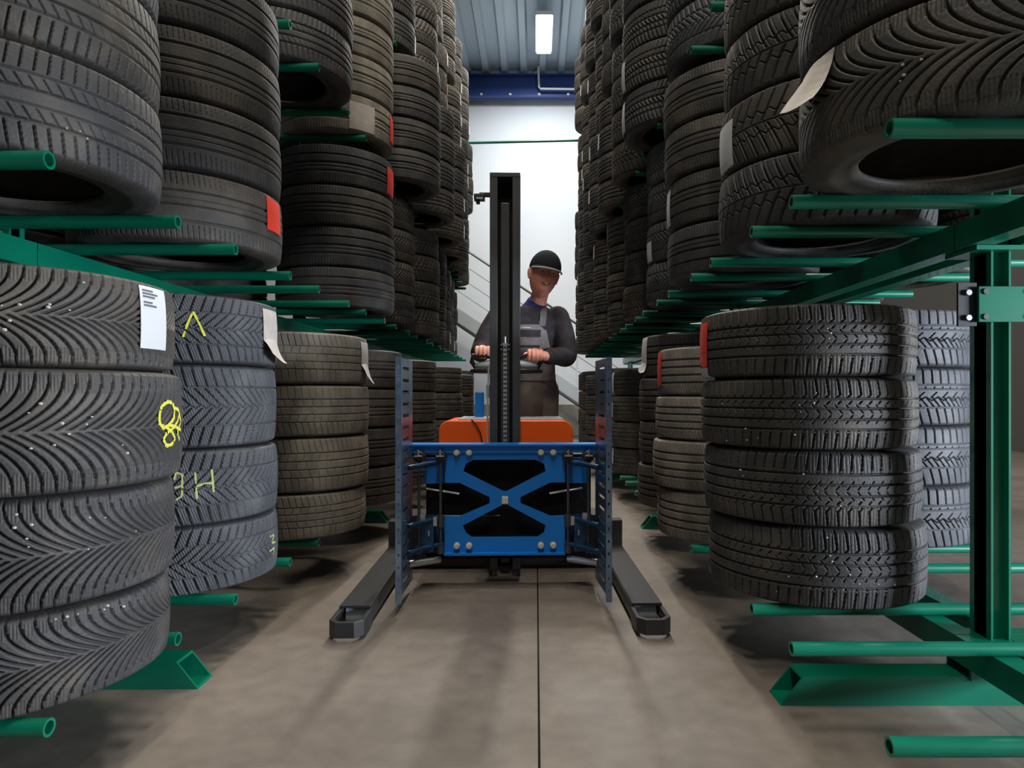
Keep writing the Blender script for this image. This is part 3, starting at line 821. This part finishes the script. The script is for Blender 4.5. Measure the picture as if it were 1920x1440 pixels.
for s in (-1, 1):
    def q(a, b): return (min(s * a, s * b), max(s * a, s * b))
    b = MB(); xa, xb = q(0.475, 0.585)
    b.box(xa, xb, -0.55, 0.47, 0.072, 0.080); b.box(xa, xa + 0.008, -0.55, 0.47, 0.018, 0.072); b.box(xb - 0.008, xb, -0.55, 0.47, 0.018, 0.072)
    leg = b.build('support_leg', M['black'], trk, bevel=0.002)
    # open fork-shaped tip round the load roller
    b = MB()
    def P(pts): return [(s * x, y) for x, y in pts]
    for z0, z1 in ((0.014, 0.068),):
        b.prism(P([(0.470, -0.55), (0.484, -0.55), (0.484, -0.655), (0.505, -0.682), (0.498, -0.70), (0.470, -0.668)]), z0, z1, 'z')
        b.prism(P([(0.590, -0.55), (0.576, -0.55), (0.576, -0.655), (0.555, -0.682), (0.562, -0.70), (0.590, -0.668)]), z0, z1, 'z')
        b.prism(P([(0.505, -0.682), (0.555, -0.682), (0.562, -0.70), (0.498, -0.70)]), z0, z1, 'z')
    b.build('leg_tip', M['black'], leg, bevel=0.002)
    MB().cyl((s * 0.49, -0.49, 0.036), (s * 0.57, -0.49, 0.036), 0.034, 24).build('load_roller', M['grey_plastic'], leg, smooth=True)
    xa, xb = q(0.505, 0.590)
    MB().box(xa, xb, 0.40, 0.47, 0.005, 0.205).build('leg_mount', M['black'], leg, bevel=0.004)

b = MB(); b.box(-0.48, 0.48, 0.25, 0.44, 0.014, 0.26); b.box(-0.33, 0.33, 0.36, 0.86, 0.05, 0.24)
b.build('chassis', M['black'], trk, bevel=0.004)
for x in (-0.24, 0.24): MB().cyl((x - 0.03, 0.72, 0.075), (x + 0.03, 0.72, 0.075), 0.075, 28).build('drive_wheel', M['black_matte'], trk, smooth=True)

# cover with rounded upper corners
def rounded_top(x0, x1, z0, z1, r, n=8):
    p = [(x0, z0)]
    for i in range(n + 1): a = math.pi - math.pi / 2 * i / n; p.append((x0 + r + r * math.cos(a), z1 - r + r * math.sin(a)))
    for i in range(n + 1): a = math.pi / 2 - math.pi / 2 * i / n; p.append((x1 - r + r * math.cos(a), z1 - r + r * math.sin(a)))
    p.append((x1, z0)); return p
cx0, cx1 = lx(823, .35), lx(1075, .35)
cov = MB().prism(rounded_top(cx0, cx1, 0.24, 0.712, 0.055), 0.35, 0.78, 'y').build('cover', M['orange'], trk, smooth=True, bevel=0.006)
MB().box(-0.24, 0.29, 0.40, 0.74, 0.711, 0.720).build('cover_lid', M['grey_plastic'], cov, bevel=0.003)
MB().box(-0.012, 0.012, 0.345, 0.352, 0.25, 0.70).build('cover_seam', M['black'], cov)
MB().box(lx(891, .62), lx(907, .62), 0.60, 0.66, 0.715, 0.853).build('battery_plug', M['blue'], trk, bevel=0.004)
x = lx(917, .33)
MB().cyl((x, 0.33, lz(746, .33)), (x, 0.33, lz(722, .33)), 0.013, 14).build('filter_cup', M['green_glass'], trk, smooth=True)
b = MB(); x = lx(914, .30)
b.tube([(x, 0.30, 0.55), (x - .001, 0.30, 0.70), (x + .002, 0.30, 0.84), (x + .006, 0.30, 0.96), (x + .02, .31, 1.02)], 0.0045, 8)
b.tube([(x + .014, 0.30, 0.55), (x + .012, 0.30, 0.70), (x + .014, 0.30, 0.86)], 0.0035, 8)
b.build('hydraulic_hose', M['clear_hose'], trk, smooth=True)
b = MB(); b.tube([(lx(884, .34), .346, lz(787, .34)), (lx(893, .34), .335, lz(796, .34)), (lx(901, .34), .335, lz(812, .34)), (lx(906, .34), .338, lz(836, .34))], 0.0035, 8)
b.build('cable', M['black'], trk, smooth=True)

# mast
mst = MB()
for s in (-1, 1):
    xa, xb = sorted((s * 0.0345, s * 0.0705))
    mst.box(xa, xb, 0.12, 0.145, 0.03, 1.862)
    mst.box(xa + (0.024 if s > 0 else 0), xb - (0 if s > 0 else 0.024), 0.145, 0.235, 0.03, 1.862)
mst.box(-0.0705, 0.0705, 0.118, 0.24, 1.848, 1.868)
mast = mst.build('mast', M['mast'], trk, bevel=0.0015)
MB().box(-0.046, 0.046, 0.205, 0.212, 0.03, 1.848).build('mast_back_plate', M['black_matte'], mast)
MB().box(-0.021, 0.021, 0.16, 0.20, 0.05, lz(380, .16)).build('lift_cylinder', M['mast'], mast, bevel=0.004)
ch = MB(); z = 0.56; i = 0
while z < lz(648, .13):
    if i % 2 == 0: ch.box(-0.0085, 0.0085, 0.133, 0.143, z, z + 0.0105)
    else:
        ch.box(-0.0060, -0.0035, 0.134, 0.142, z - .002, z + 0.012); ch.box(0.0035, 0.0060, 0.134, 0.142, z - .002, z + 0.012)
    z += 0.0105; i += 1
ch.build('lift_chain', M['steel'], mast)
b = MB(); zz = lz(640, .13); b.cyl((0, .138, zz - .01), (0, .138, zz + .022), 0.006, 8); b.box(-.012, .012, .130, .146, zz - .016, zz - .008)
b.build('chain_anchor', M['steel'], mast)
for sx in (-1, 1):
    for dz in (0, -.02): MB().cyl((sx * .018, .150, zz + dz - .015), (sx * .018, .157, zz + dz - .015), .0035, 8).build('bolt', M['steel'], mast)
b = MB(); ly = .16
b.box(lx(899, ly), lx(922, ly), .15, .175, lz(369, ly), lz(362, ly)); b.box(lx(889, ly), lx(909, ly), .135, .185, lz(376, ly), lz(366, ly)); b.box(lx(893, ly), lx(900, ly), .15, .17, lz(383, ly), lz(376, ly))
cb = b.build('hose_bracket', M['black'], trk, bevel=0.002)
MB().box(lx(894, ly), lx(906, ly), .132, .136, lz(376.5, ly), lz(373.5, ly)).build('bracket_clip', M['steel'], cb)

# blue tyre clamp carriage
car = empty('clamp_carriage', (0, 0, 0)); car.parent = trk
C0 = -0.055
def cp(px, py): return lp(px, py, C0)
outer = [(834, 841), (1060, 841), (1060, 905), (1032, 905), (976, 932), (976, 944), (1032, 968), (1060, 967), (1060, 1040), (834, 1040), (834, 967), (862, 968), (918, 944), (918, 932), (862, 905), (834, 905)]
h1 = [(888, 862), (1004, 862), (1020, 870), (1023, 884), (950, 921), (944, 921), (869, 884), (873, 870)]
h2 = [(885, 1007), (1008, 1007), (1020, 999), (1023, 985), (951, 946), (943, 946), (868, 985), (874, 999)]
bm = bmesh.new()
edges = []
for poly in (outer, h1, h2):
    vs = [bm.verts.new((cp(*p)[0], C0, cp(*p)[1])) for p in poly]
    for i in range(len(vs)): edges.append(bm.edges.new((vs[i], vs[(i + 1) % len(vs)])))
bmesh.ops.triangle_fill(bm, use_beauty=True, use_dissolve=False, edges=edges)
ret = bmesh.ops.extrude_face_region(bm, geom=bm.faces[:])
for v in [g for g in ret['geom'] if isinstance(g, bmesh.types.BMVert)]: v.co.y += 0.012
bmesh.ops.recalc_face_normals(bm, faces=bm.faces)
me = bpy.data.meshes.new('cross_frame'); bm.to_mesh(me); bm.free(); me.materials.append(M['blue'])
xf = bpy.data.objects.new('cross_frame', me); COL.objects.link(xf); xf.parent = car
# upper and lower carriage rails
x0, x1 = lx(757, -.06), lx(1148, -.06)
b = MB(); b.box(x0, x1, -0.085, 0.03, lz(836, -.08), lz(833, -.08)); b.box(x0, x1, -0.066, -0.058, lz(849, -.06), lz(836, -.06))
b.build('top_rail', M['blue'], car)
b = MB(); b.box(lx(834, -.06), lx(1060, -.06), -0.085, 0.02, lz(1041, -.08), lz(1037, -.08)); b.build('bottom_rail', M['blue'], car)
MB().box(lx(800, .04), lx(1108, .04), 0.035, 0.05, lz(1046, .04), lz(852, .04)).build('back_panel', M['black_matte'], car)
for s0, s1 in ((797, 832), (1062, 1100)):
    MB().box(lx(s0, 0), lx(s1, 0), -0.005, 0.01, lz(906, 0), lz(858, 0)).build('side_web', M['blue'], car)
    MB().box(lx(s0 - 8, -.02), lx(s1 + 3, -.02), -0.02, 0.0, lz(1036, -.02), lz(968, -.02)).build('side_web', M['blue_dark'], car)
for px in (857, 880, 1014, 1037):
    for py in (848, 1022):
        x, z = cp(px, py)
        b = MB(); b.cyl((x, C0 - 0.020, z), (x, C0, z), 0.0135, 20); b.cyl((x, C0 - 0.026, z), (x, C0 - 0.020, z), 0.009, 16, 0.012)
        b.build('roller_bolt', M['cream'], car, smooth=True)
x, z = cp(947, 937)
MB().box(x - .014, x + .014, C0 - .022, C0 + .01, z - .015, z + .015).build('centre_block', M['cream'], car, bevel=0.002)
for px, ly in ((787, -.10), (827, -.08), (1065, -.08), (1103, -.10)):
    x, z = lp(px, 856, ly)
    b = MB(); b.cyl((x, ly - .022, z), (x, ly + .05, z), 0.024, 20); b.cyl((x, ly - .034, z), (x, ly - .022, z), 0.013, 6)
    k = b.build('pivot_knob', M['black'], car, smooth=True, bevel=0.003)
    b = MB(); b.cyl((x, ly - .030, z + .008), (x, ly - .030, z + .030), 0.0045, 8); b.box(x - .016, x + .016, ly - .040, ly - .030, z + .003, z + .008)
    b.build('grease_nipple', M['steel'], k)
    MB().cyl((x, ly - .01, lz(1034, ly)), (x, ly - .01, z), 0.0065, 12).build('pivot_rod', M['dark_steel'], car, smooth=True)
    for ra, rb in ((986, 964), (1036, 1022)):
        MB().cyl((x, ly - .01, lz(ra, ly)), (x, ly - .01, lz(rb, ly)), 0.015, 14).build('rod_collar', M['dark_steel'], car, smooth=True)
for s in (-1, 1):
    for (pa, pb_) in ((872, 866), (978, 972), (1026, 1022)):
        b = MB(); za, zb = lz(pa, -.1), lz(pb_, -.1)
        b.tube([(s * 0.395, -.20, za), (s * 0.33, -.12, (za + zb) / 2), (s * 0.265, -.075, zb)], 0.011, 10)
        b.build('clamp_link', M['blue_dark'], car, smooth=True)
    b = MB(); b.box(min(s * .30, s * .36), max(s * .30, s * .36), -.115, -.02, lz(1034, -.1), lz(970, -.1)); b.build('hinge_block', M['blue_dark'], car, bevel=.004)
    b = MB()
    b.box(min(s * .335, s * .355), max(s * .335, s * .355), -.128, -.115, lz(977, -.12), lz(962, -.12)); b.box(min(s * .285, s * .30), max(s * .285, s * .30), -.128, -.12, lz(985, -.12), lz(968, -.12))
    b.cyl((s * .32, -.125, lz(1004, -.12)), (s * .32, -.125, lz(994, -.12)), .004, 8)
    b.build('link_pin', M['steel'], car)
    MB().tube([(s * 0.20, -.01, lz(925, 0)), (s * 0.345, -.01, lz(915, 0))], 0.005, 8).build('clamp_rod', M['steel'], car)
    MB().cyl((s * 0.28, -.07, lz(1048, -.07)), (s * 0.40, -.16, lz(1050, -.1)), 0.015, 14).build('slide_rod', M['steel'], car, smooth=True)
    # perforated clamp plate running away from the camera, with a narrow front flange
    ya, yb = -0.44, -0.10; z0, z1 = 0.050, 0.985
    xa, xb = (-0.403, -0.395) if s < 0 else (0.415, 0.396)
    root = empty('clamp_plate', (0, 0, 0)); root.parent = car
    def seg(f0, f1, za, zb, th=0.005, bb=None):
        p = [(xa + (xb - xa) * f, ya + (yb - ya) * f) for f in (f0, f1)]
        bb.prism([(p[0][0] - th / 2, p[0][1]), (p[0][0] + th / 2, p[0][1]), (p[1][0] + th / 2, p[1][1]), (p[1][0] - th / 2, p[1][1])], za, zb, 'z')
    b = MB(); seg(0, 0.38, z0, z1, bb=b); seg(0.76, 1.0, z0, z1, bb=b)
    z = z0; 
    while z < z1 - 0.02:
        seg(0.38, 0.76, z, min(z + 0.0345, z1), bb=b); z += 0.0475
    b.build('side_web', M['galv'], car).parent = root
    b = MB(); xf0, xf1 = sorted((xa, xa - s * 0.021)); z = z0
    b.box(xf0, xf0 + 0.007, ya - 0.004, ya, z0, z1); b.box(xf1 - 0.007, xf1, ya - 0.004, ya, z0, z1)
    while z < z1 - 0.02:
        b.box(xf0 + 0.007, xf1 - 0.007, ya - 0.004, ya, z, min(z + 0.036, z1)); z += 0.0475
    b.build('front_flange', M['galv'], root)
MB().tube([(-0.02, -.02, lz(965, 0)), (-0.30, -.02, lz(965, 0))], 0.003, 6).build('brake_line', M['dark_steel'], car)

# tiller and control head
til = MB().tube([(0, 0.80, 0.60), (0, 0.76, 0.80), (0, 0.66, 0.955)], [0.030, 0.026, 0.022], 16).build('tiller_arm', M['black'], trk, smooth=True)
hd = MB().ball((0, 0.62, 0.993), 0.178, 0.078, 0.036, 32, 14).build('control_head', M['grey_plastic'], trk, smooth=True)
ring = [(0.185 * math.cos(2 * math.pi * i / 32), 0.62 + 0.085 * math.sin(2 * math.pi * i / 32), 0.965) for i in range(33)]
MB().tube(ring, 0.011, 10).build('guard_rim', M['black'], hd, smooth=True)
for s in (-1, 1):
    MB().tube([(s * .165, .62, .985), (s * .185, .60, 1.015), (s * .178, .583, 1.046), (s * .11, .578, 1.048), (s * .06, .60, 1.03), (s * .045, .615, 1.0)], 0.0125, 12).build('grip', M['black'], hd, smooth=True)
# ------------------------------------------------------------------ the worker
def loft(mb, secs, n=24, cap=True):
    """sections: (centre, rx, ry, tilt_x) stacked roughly along z"""
    vs = []
    for c, rx, ry in secs:
        for k in range(n):
            a = 2 * math.pi * k / n
            cx, cy = math.cos(a), math.sin(a)
            e = 0.85
            vs.append((c[0] + rx * math.copysign(abs(cx) ** e, cx), c[1] + ry * math.copysign(abs(cy) ** e, cy), c[2]))
    fs = []
    for i in range(len(secs) - 1):
        for k in range(n):
            a, b = i * n + k, i * n + (k + 1) % n
            fs.append((a, b, b + n, a + n))
    fs.append(tuple(range(n))[::-1]); fs.append(tuple(range((len(secs) - 1) * n, len(secs) * n)))
    mb.add(vs, fs)

def limb(mb, pts, rs, sub=6, n=18):
    """smooth tapering limb through joints"""
    P = [Vector(p) for p in pts]; out = []; rr = []
    for i in range(len(P) - 1):
        p0 = P[max(i - 1, 0)]; p1 = P[i]; p2 = P[i + 1]; p3 = P[min(i + 2, len(P) - 1)]
        for k in range(sub):
            t = k / sub
            out.append(0.5 * ((2 * p1) + (p2 - p0) * t + (2 * p0 - 5 * p1 + 4 * p2 - p3) * t * t + (-p0 + 3 * p1 - 3 * p2 + p3) * t ** 3))
            rr.append(rs[i] + (rs[i + 1] - rs[i]) * t)
    out.append(P[-1]); rr.append(rs[-1])
    mb.tube(out, rr, n)
    mb.ball(out[0], rr[0] * .98, nu=n, nv=10); mb.ball(out[-1], rr[-1] * .98, nu=n, nv=10)

def remesh(mb, name, material, parent, voxel, smooth_it=3, label=None, cut=None):
    o = mb.build(name, material, parent, label=label)
    m = o.modifiers.new('remesh', 'REMESH'); m.mode = 'VOXEL'; m.voxel_size = voxel; m.use_smooth_shade = True
    if smooth_it:
        s = o.modifiers.new('smooth', 'SMOOTH'); s.iterations = smooth_it; s.factor = 0.5
    return o

PX, PY = -0.06, 3.97
man = empty('person', (PX, PY, 0))
tag(man, 'person in black cap and dark jacket with grey bib overall, both hands on the tiller', 'person')
def W(p): return (p[0] - PX, p[1] - PY, p[2])

HC = Vector((0.045, 3.80, 1.513))
HR = Euler((R(6), R(11), R(14))).to_matrix()           # head turned a little to its left, chin slightly down
def H(p): return W(tuple(HC + HR @ Vector(p)))        # head space: -y is the face

def head_mesh(mb):
    nu, nv = 72, 60; vs = []
    for j in range(nv + 1):
        ph = math.pi * j / nv
        for i in range(nu):
            th = 2 * math.pi * i / nu
            x = math.sin(ph) * math.cos(th); y = math.sin(ph) * math.sin(th); z = math.cos(ph)
            w = 1.0 - 0.14 * max(0.0, -z - 0.05) ** 1.3 * (1.3 if y < 0 else .6)
            px_, py_, pz = 0.080 * x * w, 0.100 * y, (0.122 if z > 0 else 0.130) * z
            if y < 0 and z < 0: py_ -= 0.010 * min(1, -z * 1.5) * (1 - x * x)          # chin comes forward
            if y < 0:
                def gs(cx, cz, sx, sz, amp): return amp * math.exp(-((px_ - cx) / sx) ** 2 - ((pz - cz) / sz) ** 2)
                py_ -= gs(0, -0.020, 0.0115, 0.012, 0.029) + gs(0, 0.002, 0.008, 0.020, 0.016)       # nose
                py_ -= gs(-0.012, -0.025, .007, .006, .007) + gs(0.012, -0.025, .007, .006, .007)
                py_ -= gs(-0.031, 0.026, 0.020, 0.008, 0.007) + gs(0.031, 0.026, 0.020, 0.008, 0.007)  # brows
                py_ += gs(-0.031, 0.008, 0.016, 0.010, 0.010) + gs(0.031, 0.008, 0.016, 0.010, 0.010)  # sockets
                py_ -= gs(-0.040, -0.022, 0.017, 0.014, 0.006) + gs(0.040, -0.022, 0.017, 0.014, 0.006)  # cheeks
                py_ -= gs(0, -0.050, 0.026, 0.010, 0.006); py_ += gs(0, -0.0535, 0.022, 0.0028, 0.006)   # mouth
                py_ -= gs(0, -0.088, 0.020, 0.014, 0.008)
            vs.append(H((px_, py_, pz)))
    fs = []
    for j in range(nv):
        for i in range(nu):
            a, b = j * nu + i, j * nu + (i + 1) % nu
            fs.append((a, a + nu, b + nu, b))
    mb.add(vs, fs)
    for s in (-1, 1):
        m = HR @ Euler((0, R(8 * s), R(-20 * s))).to_matrix()
        mb.ball(H((s * 0.081, 0.012, -0.002)), 0.011, 0.019, 0.032, 14, 12, m)
        mb.ball(H((s * 0.080, 0.010, -0.026)), 0.008, 0.010, 0.011, 10, 8, m)

SHR, SHL = (-0.215, 3.91, 1.285), (0.125, 3.91, 1.285)       # his right (picture left), his left
ELR, ELL = (-0.315, 3.84, 1.085), (0.178, 3.86, 1.060)
WRR, WRL = (-0.298, 3.665, 1.085), (0.055, 3.675, 1.048)
HDR, HDL = (-0.285, 3.60, 1.062), (-0.005, 3.602, 1.046)

def hand(mb, c, side, wrist):
    """hand closed over a bar that runs along x; side -1: his right hand"""
    c = Vector(c); wv = Vector(wrist)
    limb(mb, [W(wv), W(c + Vector((0, 0.045, 0.016))), W(c + Vector((0, 0.012, 0.020)))], [0.027, 0.026, 0.024], 4)
    m = Euler((R(-20), 0, 0)).to_matrix()
    mb.ball(W(c + Vector((0, 0.016, 0.018))), 0.043, 0.036, 0.019, 18, 10, m)
    L = [0.92, 1.05, 1.0, 0.84]
    for i in range(4):
        x = -side * (0.031 - 0.0205 * i)
        l = L[i]; p = c + Vector((x, 0, 0))
        pts = [p + Vector((0, 0.004, 0.029)), p + Vector((0, -0.021 * l, 0.024)), p + Vector((0, -0.033 * l, 0.001)), p + Vector((0, -0.020 * l, -0.020 * l)), p + Vector((0, -0.001, -0.024 * l))]
        limb(mb, [W(q) for q in pts], [0.0105, 0.0108, 0.0098, 0.0090, 0.0080], 3, 12)
    p = c + Vector((-side * 0.040, 0.022, 0.010))
    limb(mb, [W(p), W(p + Vector((-side * 0.012, -0.012, -0.004))), W(p + Vector((-side * 0.010, -0.030, -0.014))), W(p + Vector((side * 0.006, -0.046, -0.020)))], [0.015, 0.0135, 0.0115, 0.0095], 3, 12)

b = MB(); head_mesh(b)
limb(b, [W((0.035, 3.850, 1.46)), W((0.012, 3.885, 1.38)), W((-0.01, 3.92, 1.32))], [0.048, 0.050, 0.058])
loft(b, [(W((-0.05, 3.98, 0.86)), .15, .10), (W((-0.05, 3.97, 1.00)), .145, .10), (W((-0.045, 3.945, 1.15)), .155, .105), (W((-0.045, 3.92, 1.27)), .165, .10), (W((-0.04, 3.905, 1.335)), .10, .07)])
for (sh, el, wr, hd_, sd) in ((SHR, ELR, WRR, HDR, -1), (SHL, ELL, WRL, HDL, 1)):
    limb(b, [W(sh), W(el), W(wr)], [0.050, 0.040, 0.027]); hand(b, hd_, sd, wr)
for s in (-1, 1):
    limb(b, [W((-0.05 + s * .085, 3.98, .86)), W((-0.05 + s * .095, 3.955, .47)), W((-0.05 + s * .10, 4.01, .09))], [0.082, 0.055, 0.040])
    b.box(*[v for v in (-0.05 - PX + s * .10 - .035, -0.05 - PX + s * .10 + .035, 3.85 - PY, 4.03 - PY, 0.03, 0.08)])
body = remesh(b, 'body', M['skin'], man, 0.0036, 2)

# jacket: sleeves, shoulders, sides
b = MB()
loft(b, [(W((-0.05, 3.975, 0.93)), .165, .118), (W((-0.05, 3.965, 1.02)), .162, .118), (W((-0.045, 3.94, 1.15)), .172, .120), (W((-0.045, 3.92, 1.25)), .183, .115), (W((-0.042, 3.912, 1.31)), .150, .095), (W((-0.02, 3.905, 1.345)), .085, .075)])
for (sh, el, wr) in ((SHR, ELR, WRR), (SHL, ELL, WRL)):
    w2 = tuple(Vector(wr) + (Vector(el) - Vector(wr)) * 0.12)
    limb(b, [W(sh), W(tuple((Vector(sh) + Vector(el)) / 2 + Vector((0.012 if sh is SHL else -.012, 0, 0)))), W(el), W(tuple((Vector(el) + Vector(w2)) / 2)), W(w2)], [0.070, 0.062, 0.057, 0.052, 0.043])
jk = remesh(b, 'work_jacket', M['jacket'], man, 0.008, 3)
for (el, wr) in ((ELR, WRR), (ELL, WRL)):
    e, w_ = Vector(el), Vector(wr); d = (e - w_)
    b = MB(); b.tube([W(tuple(w_ + d * .07)), W(tuple(w_ + d * .19))], [0.044, 0.047], 20); b.build('cuff', M['jacket'], jk, smooth=True)
b = MB(); b.tube([W((0.010, 3.888, 1.375)), W((0.000, 3.897, 1.355)), W((-0.008, 3.908, 1.325))], [0.058, 0.064, 0.085], 28)
b.build('collar', M['collar'], man, smooth=True)

# bib overall: front panel, straps, pockets, trousers
b = MB()
def panel(mb, rows, t=0.012):
    """rows: (z, x0, x1, y) front surface"""
    n = 10; vs = []; fs = []
    for (z, x0, x1, y) in rows:
        for k in range(n + 1):
            f = k / n; bulge = 0.028 * (1 - (2 * f - 1) ** 2)
            vs.append(W((x0 + (x1 - x0) * f, y - bulge, z)))
    m = len(vs)
    vs += [(p[0], p[1] + t, p[2]) for p in vs]
    for i in range(len(rows) - 1):
        for k in range(n):
            a = i * (n + 1) + k
            fs.append((a, a + 1, a + n + 2, a + n + 1)); fs.append((m + a, m + a + n + 1, m + a + n + 2, m + a + 1))
    mb.add(vs, fs)
    # rim
    R_ = len(rows)
    loop = [k for k in range(n + 1)] + [i * (n + 1) + n for i in range(1, R_)] + [(R_ - 1) * (n + 1) + k for k in range(n - 1, -1, -1)] + [i * (n + 1) for i in range(R_ - 2, 0, -1)]
    base = len(mb.v) - 2 * m
    for i in range(len(loop)):
        a, c = loop[i], loop[(i + 1) % len(loop)]
        mb.f.append((base + a, base + c, base + m + c, base + m + a))
panel(b, [(0.92, -.205, .105, 3.872), (1.02, -.200, .100, 3.862), (1.13, -.175, .075, 3.838), (1.20, -.155, .060, 3.828), (1.235, -.145, .052, 3.828)])
bib = b.build('bib_overall', M['bib'], man, smooth=True)
b = MB(); panel(b, [(1.165, -.135, .035, 3.822), (1.205, -.132, .035, 3.818)], .010); b.build('chest_flap', M['jacket'], bib, smooth=True)
b = MB(); panel(b, [(1.075, -.12, .02, 3.842), (1.155, -.12, .025, 3.822)], .008); b.build('chest_pocket', M['bib'], bib, smooth=True)
b = MB(); panel(b, [(1.105, -.125, .030, 3.832), (1.118, -.125, .035, 3.828)], .010); b.build('pocket_zip', M['jacket'], bib, smooth=True)
b = MB(); panel(b, [(1.214, -.12, -.02, 3.812), (1.219, -.12, -.02, 3.811)], .004); b.build('reflective_strip', M['paper'], bib, smooth=True)
for sx, x_ in ((-1, -.125), (1, .035)):
    b = MB()
    pts = [(x_, 3.812, 1.225), (x_ + .006 * sx, 3.805, 1.27), (x_ + .010 * sx, 3.835, 1.325), (x_ + .010 * sx, 3.90, 1.362), (x_ + .005 * sx, 3.98, 1.32)]
    vs = []
    for p in pts:
        for dx, dy in ((-.018, 0), (.018, 0), (.018, .006), (-.018, .006)): vs.append(W((p[0] + dx, p[1] + dy, p[2] + (.004 if dy == 0 else 0))))
    fs = []
    for i in range(len(pts) - 1):
        for k in range(4): a = i * 4 + k; c = i * 4 + (k + 1) % 4; fs.append((a, c, c + 4, a + 4))
    fs += [(0, 1, 2, 3), (16, 17, 18, 19)]
    b.add(vs, fs); b.build('strap', M['bib'], bib, smooth=True)
b = MB()
loft(b, [(W((-0.05, 3.972, 0.66)), .172, .105), (W((-0.05, 3.975, 0.80)), .172, .118), (W((-0.05, 3.975, 0.88)), .170, .122), (W((-0.05, 3.97, 0.97)), .165, .122)])
for s in (-1, 1):
    limb(b, [W((-0.05 + s * .085, 3.98, .86)), W((-0.05 + s * .095, 3.955, .47)), W((-0.05 + s * .10, 4.01, .12))], [0.104, 0.080, 0.066])
tr = remesh(b, 'trousers', M['trouser'], man, 0.009, 3)
for s in (-1, 1):
    x = -0.05 + s * .10 - PX; b = MB()
    b.ball((x, 3.92 - PY, 0.052), 0.048, 0.130, 0.050, 20, 12); b.ball((x, 4.02 - PY, 0.075), 0.045, 0.055, 0.070, 20, 12)
    sh = b.build('work_shoe', M['black'], man, smooth=True)
    MB().box(x - .046, x + .046, 3.80 - PY, 4.07 - PY, 0.0, 0.022).build('sole', M['black_matte'], sh, bevel=.01)

# cap, hair, face
b = MB(); nu, nv = 40, 14; vs = []
for j in range(nv + 1):
    ph = math.pi / 2 * j / nv * 1.02
    for i in range(nu):
        th = 2 * math.pi * i / nu
        vs.append(H((0.090 * math.sin(ph) * math.cos(th), 0.006 + 0.110 * math.sin(ph) * math.sin(th), 0.036 + 0.105 * math.cos(ph))))
fs = [(j * nu + i, (j + 1) * nu + i, (j + 1) * nu + (i + 1) % nu, j * nu + (i + 1) % nu) for j in range(nv) for i in range(nu)]
b.add(vs, fs)
cap = b.build('cap', M['cap'], man, smooth=True)
sm = cap.modifiers.new('solid', 'SOLIDIFY'); sm.thickness = 0.004
b = MB(); n = 20; vs = []
for lay in (0, 1):
    for i in range(n + 1):
        a = math.pi + R(16) + (math.pi - R(32)) * i / n
        for q, (e, dz) in enumerate(((0.0, 0), (0.5, -.006), (1.0, -.018))):
            ext = e * 0.066 * math.sin(math.pi * (0.10 + 0.80 * i / n))
            dx, dy = math.cos(a), math.sin(a)
            vs.append(H((0.088 * dx * (1 + ext * .6), 0.006 + 0.108 * dy - ext, 0.040 + dz - lay * 0.004)))
m = (n + 1) * 3; fs = []
for i in range(n):
    for q in range(2):
        a = i * 3 + q
        fs.append((a, a + 1, a + 4, a + 3)); fs.append((m + a, m + a + 3, m + a + 4, m + a + 1))
    fs.append((i * 3 + 2, m + i * 3 + 2, m + i * 3 + 5, i * 3 + 5))
b.add(vs, fs); b.build('visor', M['cap'], cap, smooth=True)
b = MB(); vs = []
b.tube([H((0.0895 * math.cos(math.pi + R(14) + (math.pi - R(28)) * i / n), 0.006 + 0.1095 * math.sin(math.pi + R(14) + (math.pi - R(28)) * i / n) - 0.064 * math.sin(math.pi * (0.10 + 0.80 * i / n)), 0.0215)) for i in range(n + 1)], 0.0045, 8)
b.build('visor_piping', M['cap_trim'], cap, smooth=True)
b.v = []
b = MB(); b.ball(H((0, 0.030, 0.014)), 0.082, 0.080, 0.055, 28, 16, HR)
b.build('hair', M['hair'], man, smooth=True)
for s in (-1, 1):
    e = MB().ball(H((s * 0.031, -0.0845, 0.007)), 0.0105, 0.009, 0.0055, 16, 10, HR).build('eye', M['eye'], man, smooth=True)
    MB().ball(H((s * 0.031, -0.0915, 0.007)), 0.0042, 0.003, 0.0045, 12, 8, HR).build('iris', M['pupil'], e, smooth=True)
    MB().tube([H((s * 0.016, -0.097, 0.0245)), H((s * 0.031, -0.095, 0.029)), H((s * 0.048, -0.084, 0.024))], [0.0028, .0032, .002], 8).build('eyebrow', M['hair'], man, smooth=True)
MB().tube([H((-.027, -.0955, -.0480)), H((-.014, -.1055, -.0550)), H((0, -.108, -.0570)), H((.014, -.1055, -.0550)), H((.027, -.0955, -.0480))], [.0016, .0052, .006, .0052, .0016], 8).build('mouth', M['lip'], man, smooth=True)
MB().tube([H((-.018, -.1060, -.0530)), H((0, -.1130, -.0560)), H((.018, -.1060, -.0530))], [.0014, .0032, .0014], 6).build('teeth', M['eye'], man, smooth=True)
